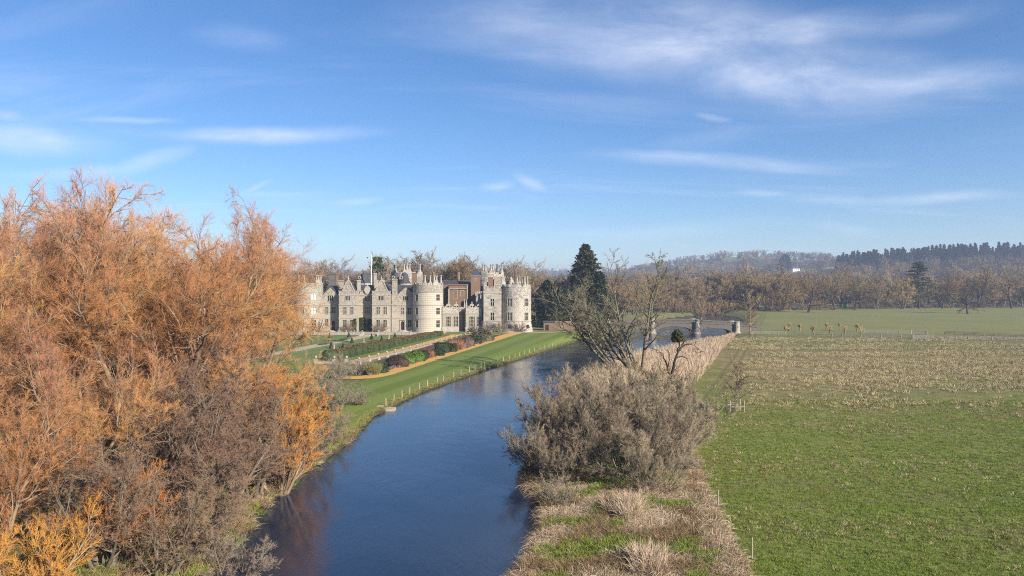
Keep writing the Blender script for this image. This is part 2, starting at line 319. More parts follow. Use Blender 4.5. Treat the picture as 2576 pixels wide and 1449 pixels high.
def H(x, y):
    x = np.asarray(x, float); y = np.asarray(y, float)
    L = np.interp(y, LB[:, 0], LB[:, 1]); R = np.interp(y, RB[:, 0], RB[:, 1])
    # castle side
    zl = np.interp(y, [0, 100, 125, 212, 222, 320], [-1.25, -1.3, -1.35, -0.12, 0.0, 0.0])
    gz = np.where((y > 134) & (y < 209.8), -0.8, np.where(y >= 209.8, 0.0, -9))
    inside = sstep(0.25, -0.25, x - WALLX(np.clip(y, 134, 217)))
    inside = inside * sstep(133.5, 134.5, y) * (1 - sstep(217, 222, y))
    zl = zl * (1 - inside) + np.maximum(gz, zl) * inside
    dl = L - x
    left = zl + (-1.45 - zl) * (1 - sstep(0.5, 5.0, dl)) * (y < 240)
    left = np.where(dl < 0.7, -1.45 + (-3.0 + 1.45) * (1 - sstep(-0.7, 0.7, dl)), left)
    # meadow side
    dr = x - R
    zr = -1.05 + 0.06 * lump(x, y, 9.0) + 0.10 * lump(x + 40, y, 31.0)
    zr = zr + sstep(225, 420, y) * 2.2
    right = zr + (-1.5 - zr) * (1 - sstep(1.0, 6.0, dr))
    right = np.where(dr < 0.7, -1.5 + (-3.0 + 1.5) * (1 - sstep(-0.7, 0.7, dr)), right)
    mid = (L + R) / 2
    z = np.where(x < mid, left, right)
    z = np.where(y > 420, z * (1 - sstep(420, 440, y)) + sstep(420, 440, y) * np.maximum(z, 0.6), z)
    # hills
    f = sstep(430, 760, y)
    hill = 8 * f + 4 * f * lump(x, y, 600)
    hill = hill + 44 * np.exp(-0.5 * (((x - 760) / 270) ** 2 + ((y - 1080) / 210) ** 2))
    hill = hill + 58 * np.exp(-0.5 * (((x - 560) / 210) ** 2 + ((y - 1750) / 260) ** 2))
    hill = hill + 42 * np.exp(-0.5 * (((x - 980) / 330) ** 2 + ((y - 1750) / 260) ** 2))
    hill = hill + 20 * np.exp(-0.5 * (((x - 150) / 420) ** 2 + ((y - 2100) / 300) ** 2))
    far = sstep(2000, 3000, y) * (80 + 14 * lump(x, y * 0.2, 1700) + 6 * lump(x + 900, y * 0.1, 500))
    far = np.where(y > 3000, far * (1 - 0.5 * sstep(3000, 3600, y)), far)
    back = sstep(250, 700, np.abs(x) - 400) * 12 * (y < 600)
    return z + hill + far + back * (x < 0)
def G(u, v, dz=0.0):
    """point of the ground seen at (u, v) in the 2576 px frame"""
    lo, hi = 20.0, 20.0
    kx, kz = (u - CU) / FPX, (v - CV) / FPX
    d = np.concatenate([np.arange(20, 300, 0.25), np.arange(300, 6000, 2.0)])
    below = CAMZ - kz * d < H(kx * d, d) + dz
    i = int(np.argmax(below)) if below.any() else len(d) - 1
    return float(kx * d[i]), float(d[i]), float(H(kx * d[i], d[i]))
def X(u, y): return (u - CU) / FPX * y
def Z(v, y): return CAMZ - (v - CV) / FPX * y

# ------------------------------------------------------------------ ground, water, lawns, paths
def ground_material():
    m, nt = new_mat('meadow_ground')
    tc = nd(nt, 'ShaderNodeTexCoord').outputs['Object']
    sp = nd(nt, 'ShaderNodeSeparateXYZ', {0: tc}); x, y, z = sp.outputs
    nA = noise(nt, tc, 0.035, 4, 0.6); nB = noise(nt, tc, 0.35, 5, 0.65); nC = noise(nt, tc, 2.4, 4, 0.65); nD = noise(nt, tc, 0.008, 4, 0.55)
    yj = mathn(nt, 'ADD', y, mathn(nt, 'MULTIPLY', mathn(nt, 'SUBTRACT', nA, 0.5), 90.0))
    lush = mixc(nt, ramp(nt, nB, 0.35, 0.7), (0.095, 0.132, 0.024), (0.155, 0.172, 0.044))
    tan = mixc(nt, ramp(nt, nB, 0.3, 0.62), (0.135, 0.113, 0.045), (0.243, 0.189, 0.099))
    olive = mixc(nt, ramp(nt, nB, 0.35, 0.65), (0.104, 0.113, 0.038), (0.171, 0.153, 0.070))
    past = mixc(nt, ramp(nt, nA, 0.3, 0.7), (0.149, 0.162, 0.056), (0.184, 0.176, 0.072))
    yk = mathn(nt, 'SUBTRACT', mathn(nt, 'ADD', yj, mathn(nt, 'MULTIPLY', mathn(nt, 'SUBTRACT', nB, 0.5), 60.0)), mathn(nt, 'MULTIPLY', ramp(nt, mathn(nt, 'SUBTRACT', x, mathn(nt, 'MULTIPLY', y, 0.30)), 4.0, -8.0), 60.0))
    c = mixc(nt, ramp(nt, yk, 62, 135), lush, tan)
    c = mixc(nt, ramp(nt, yj, 150, 178), c, olive)
    c = mixc(nt, mathn(nt, 'MULTIPLY', ramp(nt, noise(nt, nd(nt, 'ShaderNodeMapping', {'Vector': tc, 'Rotation': (0, 0, 0.5), 'Scale': (1.0, 2.6, 1)}).outputs[0], 0.05, 5, 0.65), 0.47, 0.62), 0.7), c, (0.140, 0.131, 0.050))
    c = mixc(nt, ramp(nt, y, 218, 232), c, past)
    # dry grass clumps in the tussocky part, darker green where the fine noise dips
    c = mixc(nt, mathn(nt, 'MULTIPLY', ramp(nt, nC, 0.55, 0.72), mathn(nt, 'MULTIPLY', ramp(nt, y, 215, 170), 0.45)), c, (0.378, 0.310, 0.180))
    c = mixc(nt, mathn(nt, 'MULTIPLY', ramp(nt, nC, 0.46, 0.30), 0.55), c, (0.050, 0.068, 0.018))
    # wheel ruts along the reed edge
    tt = mathn(nt, 'SUBTRACT', x, mathn(nt, 'MULTIPLY', y, 0.3845))
    for off in (-10.6, -8.9):
        rut = mathn(nt, 'MULTIPLY', ramp(nt, mathn(nt, 'ABSOLUTE', mathn(nt, 'SUBTRACT', tt, off)), 0.65, 0.1), mathn(nt, 'MULTIPLY', ramp(nt, y, 74, 90), mathn(nt, 'MULTIPLY', ramp(nt, nB, 0.3, 0.6), 0.75)))
        c = mixc(nt, rut, c, (0.122, 0.090, 0.045))
    # beside the river on the left: leaf litter under the trees
    litter = mixc(nt, ramp(nt, nB, 0.4, 0.6), (0.095, 0.095, 0.036), (0.135, 0.099, 0.059))
    c = mixc(nt, ramp(nt, x, -12, -16), c, litter)
    gl = mathn(nt, 'MULTIPLY', ramp(nt, x, -14, -15), ramp(nt, y, 60, 80))
    c = mixc(nt, mathn(nt, 'MULTIPLY', gl, 0.75), c, mixc(nt, ramp(nt, nB, 0.35, 0.7), (0.090, 0.140, 0.029), (0.126, 0.144, 0.050)))
    # far country: dull winter woods floor and pale fields
    farc = mixc(nt, ramp(nt, nD, 0.48, 0.56), (0.090, 0.086, 0.050), (0.180, 0.194, 0.099))
    c = mixc(nt, ramp(nt, y, 430, 470), c, farc)
    # mud and roots at the water's edge
    c = mixc(nt, ramp(nt, z, -1.42, -1.62), c, (0.063, 0.052, 0.032))
    bh = mathn(nt, 'ADD', mathn(nt, 'MULTIPLY', nB, 0.7), mathn(nt, 'MULTIPLY', nC, 0.5))
    finish(nt, c, 0.95, bh, 0.8, 0.25, **{'Specular IOR Level': 0.1})
    return m
def grow_axis(a, b, step, far_lo, far_hi, g=1.18):
    core = list(np.arange(a, b + 1e-6, step)); lo = []; hi = []
    s = step; p = a
    while p > far_lo: s = min(s * g, 160); p -= s; lo.append(p)
    s = step; p = b
    while p < far_hi: s = min(s * g, 160); p += s; hi.append(p)
    return np.array(lo[::-1] + core + hi)
def grid_mesh(name, xs, ys, zf, smooth=True):
    gx, gy = np.meshgrid(xs, ys); gz = zf(gx, gy)
    nx, ny = len(xs), len(ys); idx = np.arange(nx * ny).reshape(ny, nx)
    q = np.stack([idx[:-1, :-1], idx[:-1, 1:], idx[1:, 1:], idx[1:, :-1]], -1).reshape(-1, 4)
    return mesh_np(name, np.stack([gx, gy, gz], -1).reshape(-1, 3), q, smooth=smooth)
gxs = grow_axis(-62, 95, 0.8, -3000, 3200); gys = grow_axis(22, 270, 1.0, -120, 3700, 1.12)
g = link('ground', grid_mesh('ground', gxs, gys, H), None, ground_material()); tag(g, 'broad meadow, river banks and far hills', 'ground', kind='structure')

def water_material():
    m, nt = new_mat('river_water')
    tc = nd(nt, 'ShaderNodeTexCoord').outputs['Object']
    mp = nd(nt, 'ShaderNodeMapping', {'Vector': tc, 'Rotation': (0, 0, math.radians(-14)), 'Scale': (1.0, 0.42, 1)}).outputs[0]
    n1 = noise(nt, mp, 1.1, 4, 0.6, 0.6); n2 = noise(nt, mp, 5.0, 3, 0.55, 0.3); n0 = noise(nt, tc, 0.09, 3, 0.5)
    calm = ramp(nt, n0, 0.35, 0.62)
    hgt = mathn(nt, 'ADD', mathn(nt, 'MULTIPLY', n1, 0.6), mathn(nt, 'MULTIPLY', n2, 0.25))
    hgt = mathn(nt, 'MULTIPLY', hgt, mathn(nt, 'ADD', mathn(nt, 'MULTIPLY', calm, 0.75), 0.25))
    col = mixc(nt, ramp(nt, n0, 0.3, 0.7), (0.010, 0.019, 0.038), (0.015, 0.026, 0.048))
    wind = ramp(nt, nd(nt, 'ShaderNodeSeparateXYZ', {0: tc}).outputs[1], 90, 230)
    hgt = mathn(nt, 'MULTIPLY', hgt, mathn(nt, 'ADD', mathn(nt, 'MULTIPLY', wind, 2.0), 0.30))
    finish(nt, col, 0.10, hgt, 0.45, 0.30, **{'IOR': 1.45, 'Specular IOR Level': 0.72})
    return m
ys = np.concatenate([np.arange(-20, 270, 2.0), np.arange(270, 432, 5.0)])
wl = np.interp(ys, LB[:, 0], LB[:, 1]) - 1.6; wr = np.interp(ys, RB[:, 0], RB[:, 1]) + 1.6
wv = np.stack([np.stack([wl, ys, np.full_like(ys, -1.8)], -1), np.stack([wr, ys, np.full_like(ys, -1.8)], -1)], 1).reshape(-1, 3)
wi = np.arange(len(ys) - 1) * 2
w = link('river_water', mesh_np('river_water', wv, np.stack([wi, wi + 1, wi + 3, wi + 2], -1)), None, water_material())
tag(w, 'blue rippled river winding from the foreground to the bridge', 'river', kind='structure')

def sheet(name, ys, xl, xr, ncol, lift, mat, label, cat):
    """ground-hugging sheet between two edge curves xl(y) and xr(y)"""
    t = np.linspace(0, 1, ncol); A = np.array([xl(y) for y in ys]); B = np.array([xr(y) for y in ys])
    xx = A[:, None] * (1 - t) + B[:, None] * t; yy = np.repeat(np.asarray(ys)[:, None], ncol, 1)
    idx = np.arange(xx.size).reshape(xx.shape)
    q = np.stack([idx[:-1, :-1], idx[:-1, 1:], idx[1:, 1:], idx[1:, :-1]], -1).reshape(-1, 4)
    o = link(name, mesh_np(name, np.stack([xx, yy, H(xx, yy) + lift], -1), q, smooth=True), None, mat)
    return tag(o, label, cat, kind='structure')
def ribbon(name, pts, width, lift, mat, label, cat):
    """gravel path of constant width along ground points"""
    P = np.array([(p[0], p[1]) for p in pts], float); out = []
    seg = np.hypot(*np.diff(P, axis=0).T); s = np.concatenate([[0], np.cumsum(seg)])
    n = max(8, int(s[-1] / 1.0)); ss = np.linspace(0, s[-1], n)
    C = np.stack([np.interp(ss, s, P[:, 0]), np.interp(ss, s, P[:, 1])], -1)
    for _ in range(12): C[1:-1] = 0.5 * C[1:-1] + 0.25 * (C[:-2] + C[2:])
    T = np.gradient(C, axis=0); T /= np.linalg.norm(T, axis=1)[:, None]; Nn = np.stack([T[:, 1], -T[:, 0]], -1)
    t = np.linspace(-0.5, 0.5, 5); rag = 1 + 0.03 * np.sin(ss * 1.7)
    xy = C[:, None, :] + Nn[:, None, :] * (t[None, :, None] * width * rag[:, None, None])
    idx = np.arange(n * 5).reshape(n, 5); q = np.stack([idx[:-1, :-1], idx[1:, :-1], idx[1:, 1:], idx[:-1, 1:]], -1).reshape(-1, 4)
    o = link(name, mesh_np(name, np.concatenate([xy, (H(xy[..., 0], xy[..., 1]) + lift)[..., None]], -1), q[:, ::-1], smooth=True), None, mat)
    return tag(o, label, cat, kind='structure')
def lawn_material(name, ang, width, c1, c2, contrast=1.0):
    m, nt = new_mat(name)
    tc = nd(nt, 'ShaderNodeTexCoord').outputs['Object']; sp = nd(nt, 'ShaderNodeSeparateXYZ', {0: tc})
    nB = noise(nt, tc, 0.12, 5, 0.6); nC = noise(nt, tc, 3.0, 4, 0.6)
    # mown bands run along the path
    s = mathn(nt, 'ADD', mathn(nt, 'MULTIPLY', sp.outputs[0], math.cos(ang) / width), mathn(nt, 'MULTIPLY', sp.outputs[1], -math.sin(ang) / width))
    s = mathn(nt, 'ADD', s, mathn(nt, 'MULTIPLY', nB, 0.25))
    band = ramp(nt, mathn(nt, 'SINE', mathn(nt, 'MULTIPLY', s, math.pi)), -0.35, 0.35)
    col = mixc(nt, band, c1, c2)
    col = mixc(nt, mathn(nt, 'MULTIPLY', ramp(nt, nB, 0.45, 0.75), 0.5), col, (0.158, 0.171, 0.050))
    col = mixc(nt, mathn(nt, 'MULTIPLY', ramp(nt, nC, 0.5, 0.8), 0.3), col, (0.063, 0.108, 0.020))
    edge = ramp(nt, sp.outputs[2], -1.28, -1.5)
    col = mixc(nt, mathn(nt, 'MULTIPLY', edge, 0.7), col, (0.234, 0.216, 0.077))
    finish(nt, col, 0.9, nC, 0.4, 0.06, **{'Specular IOR Level': 0.15})
    return m
AX = math.atan2(17, 79)
M['lawn'] = lawn_material('mown_lawn', math.atan2(26, 100), 3.1, (0.104, 0.146, 0.025), (0.137, 0.176, 0.038))
M['garden_lawn'] = lawn_material('garden_lawn', AX, 2.2, (0.104, 0.149, 0.045), (0.122, 0.167, 0.054))
PATH = [G(840, 950), G(880, 953), G(912, 953), G(939, 949), G(973, 939), G(1067, 909), G(1164, 879), G(1284, 842)]
PP = np.array([(p[1], p[0]) for p in PATH[3:]])
def pathx(y): return np.interp(y, PP[:, 0], PP[:, 1])
def lbx(y): return np.interp(y, LB[:, 0], LB[:, 1])
sheet('lawn', np.arange(72, 226, 1.0), lambda y: pathx(y) - 0.5 if y > 112 else np.interp(y, [72, 100, 112], [-26, -34, pathx(112) - 0.5]), lambda y: lbx(y) - 0.75, 40, 0.055, 'lawn',
      'striped mown lawn sloping to the river', 'lawn')
ribbon('gravel_path', PATH + [(PATH[-1][0] + 2.5, 222, 0)], 3.9, 0.085, 'gravel', 'golden gravel path along the striped river lawn', 'path')
gy = np.arange(136, 209, 1.0)
sheet('garden_lawn', gy, lambda y: WALLX(y) - 62, lambda y: WALLX(y) - 0.4, 40, 0.03, 'garden_lawn', 'upper garden grass behind the urn wall', 'lawn')
sheet('upper_gravel_path', np.arange(136, 212, 1.0), lambda y: WALLX(y) - 3.9, lambda y: WALLX(y) - 0.7, 4, 0.06, 'gravel', 'golden gravel walk behind the stone urn wall', 'path')
sheet('parterre_path', np.arange(138, 208.5, 1.0), lambda y: -42.3 + (y - 210) * 17 / 79 - 2.2, lambda y: -42.3 + (y - 210) * 17 / 79 + 2.2, 4, 0.06, 'pale_gravel', 'pale gravel walk through the parterre to the steps', 'path')
sheet('terrace_gravel', np.arange(210.6, 224, 0.7), lambda y: -80, lambda y: -20.5, 30, 0.03, 'pale_gravel', 'pale gravel terrace in front of the castle', 'terrace')
sheet('terrace_lawn', np.arange(213.5, 223.2, 0.7), lambda y: -19.8, lambda y: -5.5 + (y - 213) * 0.35, 14, 0.06, 'garden_lawn', 'small lawn below the low castle wing', 'lawn')
ribbon('cross_path', [(-20.5, 212.3, 0), (-12, 212.4, 0), (-3.5, 211.5, 0)], 1.3, 0.075, 'gravel', 'narrow gravel path below the castle wing', 'path')
ribbon('tower_gravel', [(-3, 221.5, 0), (6, 221.5, 0), (15, 222.5, 0), (18, 225, 0)], 3.4, 0.09, 'pale_gravel', 'gravel apron at the foot of the right round tower', 'path')

# ------------------------------------------------------------------ branching plants
def unit(a): return a / np.maximum(np.linalg.norm(a, axis=-1, keepdims=True), 1e-9)
def limbs(rng, start, d, length, r0, r1, k, up=0.0, wig=0.15, droop=0.0):
    """N curved limbs of k points each: points (N,k,3), radii (N,k)"""
    N = len(start); P = np.zeros((N, k, 3)); P[:, 0] = start; dd = unit(d.copy()); step = (length / (k - 1))[:, None]
    for j in range(1, k):
        dd = dd + rng.normal(0, wig, (N, 3)); dd[:, 2] += up - droop * j / k; dd = unit(dd); P[:, j] = P[:, j - 1] + dd * step
    t = np.linspace(0, 1, k)
    return P, r0[:, None] * (1 - t) + r1[:, None] * t
def sprout(rng, P, R, n, t0, t1, ang, angv, ratio, ratv=0.3, taper=0.5, rfac=0.6, up=0.0, tpow=1.0):
    """n children on every limb: start, direction, length, radius"""
    N, k, _ = P.shape; L = np.linalg.norm(np.diff(P, axis=1), axis=2).sum(1)
    pi = np.repeat(np.arange(N), n); m = len(pi)
    base = (np.tile(np.arange(n), N) + rng.rand(m)) / n
    t = t0 + (t1 - t0) * base ** tpow
    f = np.clip(t, 0, 0.999) * (k - 1); j = f.astype(int); w = (f - j)[:, None]
    st = P[pi, j] * (1 - w) + P[pi, j + 1] * w; pd = unit(P[pi, j + 1] - P[pi, j])
    rr = R[pi, j] * (1 - w[:, 0]) + R[pi, j + 1] * w[:, 0]
    a = unit(np.cross(pd, rng.normal(0, 1, (m, 3)))); an = np.radians(ang + rng.normal(0, angv, m))[:, None]
    d = pd * np.cos(an) + a * np.sin(an); d[:, 2] += up; d = unit(d)
    ln = L[pi] * ratio * (1 - taper * t) * np.clip(1 + rng.normal(0, ratv, m), 0.35, 1.9)
    return st, d, ln, rr * rfac
def tube(P, R, m, tip=False):
    """tapering m-sided tubes along limbs -> verts, quads, tris"""
    N, k, _ = P.shape
    T = np.zeros_like(P); T[:, 1:-1] = P[:, 2:] - P[:, :-2]; T[:, 0] = P[:, 1] - P[:, 0]; T[:, -1] = P[:, -1] - P[:, -2]; T = unit(T)
    ref = np.eye(3)[np.argmin(np.abs(T).max(1), axis=1)][:, None, :]; ref = np.broadcast_to(ref, T.shape)      # axis the limb never runs along
    A = unit(np.cross(T, ref)); B = np.cross(A, T)
    kk = k - 1 if tip else k
    an = 2 * np.pi * np.arange(m) / m
    V = P[:, :kk, None, :] + R[:, :kk, None, None] * (np.cos(an)[:, None] * A[:, :kk, None, :] + np.sin(an)[:, None] * B[:, :kk, None, :])
    V = V.reshape(-1, 3); b = np.arange(N)[:, None, None] * kk * m; j = np.arange(kk - 1)[None, :, None] * m; i = np.arange(m)[None, None, :]; i2 = (i + 1) % m
    Q = np.stack(np.broadcast_arrays(b + j + i, b + j + i2, b + j + m + i2, b + j + m + i), -1).reshape(-1, 4)
    Tr = np.zeros((0, 3), int)
    if tip:
        tv = len(V) + np.arange(N)[:, None]; V = np.concatenate([V, P[:, -1]], 0); bb = np.arange(N)[:, None] * kk * m + (kk - 1) * m; ii = np.arange(m)[None, :]
        Tr = np.stack(np.broadcast_arrays(bb + ii, bb + (ii + 1) % m, tv), -1).reshape(-1, 3)
    return V, Q, Tr
def merge(parts):
    V, Q, T, o = [], [], [], 0
    for v, q, t in parts: V.append(v); Q.append(q + o); T.append(t + o); o += len(v)
    return np.concatenate(V), np.concatenate(Q), np.concatenate(T)
def to_mesh(name, parts, smooth=True):
    v, q, t = merge(parts); return mesh_np(name, v, q, t, smooth)
def bare_tree(seed, h, stems=1, spread=0.12, lean=(0, 0), trunk_r=0.35, l1=9, l2=6, l3=6, l4=4, a1=45, a2=42, a3=40, ratio1=0.5, ratio2=0.5, ratio3=0.5, ratio4=0.6,
              up=0.05, t0=0.25, stem_len=0.85, wig=0.12, tw=0.012, droop=0.0, minr=0.02, k3=3, base_r=0.0, taper1=0.55, crook=1.0, tpow=1.0):
    """returns (wood mesh, twig mesh): trunk/boughs/branches and a haze of twigs"""
    rng = np.random.RandomState(seed)
    az = 2 * np.pi * (np.arange(stems) + rng.rand(stems) * 0.7) / stems
    out = spread * (0.5 + rng.rand(stems)) if stems > 1 else np.zeros(1)
    d = np.stack([np.cos(az) * out + lean[0], np.sin(az) * out + lean[1], np.ones(stems)], -1)
    st = np.stack([np.cos(az) * base_r, np.sin(az) * base_r, np.full(stems, -0.3)], -1)
    ln = h * stem_len * (0.78 + 0.3 * rng.rand(stems)) if stems > 1 else np.array([h * stem_len])
    r = trunk_r * (0.7 + 0.5 * rng.rand(stems)) if stems > 1 else np.array([trunk_r])
    P0, R0 = limbs(rng, st, d, ln, r, r * 0.12, 9, up * 0.5, wig * 0.6 * crook)
    R0[:, 0] *= 1.35
    P1, R1 = None, None
    s, dd, l, rr = sprout(rng, P0, R0, l1, t0, 0.98, a1, 10, ratio1, 0.22, taper1, 0.62, 0.1, tpow)
    P1, R1 = limbs(rng, s, dd, l, np.maximum(rr, minr * 1.6), np.maximum(rr * 0.2, minr * 0.8), 6, up, wig * crook, droop)
    s, dd, l, rr = sprout(rng, P1, R1, l2, 0.2, 1.0, a2, 12, ratio2, 0.25, 0.45, 0.6, 0.08)
    P2, R2 = limbs(rng, s, dd, l, np.maximum(rr, minr), np.maximum(rr * 0.25, tw), 5, up, wig * crook, droop)
    wood = [tube(P0, R0, 7), tube(P1, R1, 5), tube(P2, R2, 4)]
    s, dd, l, rr = sprout(rng, P2, R2, l3, 0.15, 1.0, a3, 14, ratio3, 0.3, 0.35, 0.6, 0.06)
    P3, R3 = limbs(rng, s, dd, l, np.full(len(s), tw * 1.25), np.full(len(s), tw * 0.8), k3 + 1, up * 0.8, wig, droop)
    tw_parts = [tube(P3, R3, 3, True)]
    if l4:
        s, dd, l, rr = sprout(rng, P3, R3, l4, 0.2, 1.0, a3, 14, ratio4, 0.3, 0.3, 0.6, 0.04)
        P4, R4 = limbs(rng, s, dd, l, np.full(len(s), tw), np.full(len(s), tw * 0.6), 2, up * 0.8, wig, droop)
        tw_parts.append(tube(P4, R4, 3, True))
    return wood, tw_parts
def leaf_tris(rng, C, size, flat=0.0):
    """one small triangle (leaf or needle spray) at every point"""
    n = len(C); a = unit(rng.normal(0, 1, (n, 3)) * np.array([1, 1, 1 - flat])); b = unit(np.cross(a, rng.normal(0, 1, (n, 3))))
    s = (size * (0.6 + 0.8 * rng.rand(n)))[:, None]
    V = np.stack([C - b * s * 0.45, C + b * s * 0.45, C + a * s], 1).reshape(-1, 3)
    return V, np.zeros((0, 4), int), np.arange(3 * n).reshape(n, 3)
def place(name, label, cat, wood, crown, loc, rz=0.0, sc=1.0, group=None, tilt=(0, 0), crown_name='crown'):
    o = thing(name, label, cat, loc, rz, group, sc); o.rotation_euler = (tilt[0], tilt[1], rz)
    if wood is not None: link('trunk', wood, o)
    if crown is not None: link(crown_name, crown, o)
    return o
def tree_meshes(key, wood_mat, twig_mat, **kw):
    w, t = bare_tree(**kw); wm = to_mesh(key + '_wood', w); tm = to_mesh(key + '_twigs', t)
    wm.materials.append(M[wood_mat]); tm.materials.append(M[twig_mat]); return wm, tm
def conifer_meshes(key, seed, h, rbase, leaf_mat, n_whorl=34, per=9, dens=26, droop=0.25, size=0.5, power=0.9, bare=0.06, wood='dark_bark', flat=0.3, irregular=0.25):
    rng = np.random.RandomState(seed)
    P0 = np.stack([np.zeros(8), np.zeros(8), np.linspace(-0.3, h, 8)], -1)[None]; R0 = np.linspace(0.018 * h, 0.02, 8)[None]
    zs = np.repeat(bare * h + (h - bare * h) * (np.arange(n_whorl) / n_whorl) ** 0.95, per); n = len(zs)
    ln = rbase * (1 - (zs - bare * h) / (h * (1 - bare))) ** power * (1 - irregular + 2 * irregular * rng.rand(n)) + 0.25
    az = rng.rand(n) * 2 * np.pi; st = np.stack([np.zeros(n), np.zeros(n), zs], -1)
    d = np.stack([np.cos(az), np.sin(az), 0.25 + 0.2 * rng.rand(n) + 0.3 * zs / h], -1)
    P1, R1 = limbs(rng, st, d, ln, 0.02 + ln * 0.012, np.full(n, 0.015), 5, 0, 0.06, droop)
    wood_p = [tube(P0, R0, 7), tube(P1, R1, 3)]
    t = np.sqrt(rng.rand(n, dens)) * 0.98; f = t * 4; j = f.astype(int); w = (f - j)[..., None]; ii = np.arange(n)[:, None]
    C = P1[ii, j] * (1 - w) + P1[ii, j + 1] * w; C = C + rng.normal(0, 1, C.shape) * np.array([1, 1, 0.55]) * (0.14 * ln[:, None, None] * (1 - 0.6 * t[..., None]) + 0.1)
    wm = to_mesh(key + '_wood', wood_p); wm.materials.append(M[wood])
    lm = to_mesh(key + '_needles', [leaf_tris(rng, C.reshape(-1, 3), size, flat)], False); lm.materials.append(M[leaf_mat]); return wm, lm
def leafy_ball(key, seed, n, rad, size, mat, shape='ball', hollow=0.75, lumps=0.15):
    """leaf shell + dark core filling a rounded or boxy clipped form, base on z = 0, unit size rad (x, y, z)"""
    rng = np.random.RandomState(seed); rx, ry, rz = rad
    nu, nv = 20, 12; parts = []
    u = np.linspace(0, 2 * np.pi, nu, endpoint=False); v = np.linspace(0.0, 1.0, nv)
    def surf(a, t):   # a angle, t 0 bottom .. 1 top
        if shape == 'box':
            c, s = np.cos(a), np.sin(a); m = np.maximum(np.abs(c), np.abs(s)); q = 0.93 / np.maximum(m, 0.2)
            k = np.where(t < 0.75, 1.0, 1 - np.maximum(0, t - 0.75) * 4 * 1.0); z = np.where(t < 0.75, t / 0.75, 1.0)
            q = q * np.where(t < 0.75, 1.0, np.sqrt(np.clip(k, 0, 1))); return np.stack([rx * q * c, ry * q * s, rz * z], -1)
        if shape == 'cone':
            k = 1 - t; return np.stack([rx * k * np.cos(a), ry * k * np.sin(a), rz * t], -1)
        ph = t * np.pi * 0.64 - np.pi * 0.14; k = np.cos(ph); z = (np.sin(ph) + 0.43) / 1.43
        return np.stack([rx * k * np.cos(a), ry * k * np.sin(a), rz * z], -1)
    A, T = np.meshgrid(u, v); core = surf(A, T) * np.array([hollow + 0.17, hollow + 0.17, 0.95])
    idx = np.arange(nu * nv).reshape(nv, nu); i2 = np.roll(idx, -1, 1)
    q = np.stack([idx[:-1], i2[:-1], i2[1:], idx[1:]], -1).reshape(-1, 4)
    parts.append((core.reshape(-1, 3), q, np.zeros((0, 3), int)))
    a = rng.rand(n) * 2 * np.pi; t = rng.rand(n) ** (0.8 if shape != 'cone' else 1.6)
    C = surf(a, t); k = 1 + lumps * (np.sin(a * 3 + seed) * np.sin(t * 7 + seed)) ; C[:, :2] *= (k * (hollow + (1.02 - hollow) * rng.rand(n)))[:, None]
    parts.append(leaf_tris(rng, C, size))
    me = to_mesh(key, parts, False); me.materials.append(M[mat]); return me
def blades(key, seed, n, h, spread, lean, width, mat, base=0.15, hv=0.35, plume=0.0, droop=0.5):
    """a tuft: n narrow bent blades"""
    rng = np.random.RandomState(seed); az = rng.rand(n) * 2 * np.pi; rr = base * np.sqrt(rng.rand(n)) * spread
    st = np.stack([rr * np.cos(az), rr * np.sin(az), np.full(n, -0.04)], -1)
    d = np.stack([np.cos(az) * lean * rng.rand(n), np.sin(az) * lean * rng.rand(n), np.ones(n)], -1); ln = h * (1 - hv + 2 * hv * rng.rand(n))
    P, _ = limbs(rng, st, d, ln, np.ones(n), np.ones(n), 4, 0, 0.10, droop)
    wv = unit(np.cross(P[:, -1] - P[:, 0], rng.normal(0, 1, (n, 3)))) * width
    prof = [1.0, 0.9, 0.7 + plume]
    V = np.concatenate([np.stack([P[:, j] - wv * prof[j] / 2, P[:, j] + wv * prof[j] / 2], 1) for j in range(3)] + [P[:, 3:4]], 1).reshape(-1, 3)
    b = np.arange(n)[:, None] * 7
    Q = np.concatenate([b + np.array([[0, 1, 3, 2]]), b + np.array([[2, 3, 5, 4]])], 0); T = b + np.array([[4, 5, 6]])
    me = mesh_np(key, V, Q, T, True); me.materials.append(M[mat]); return me
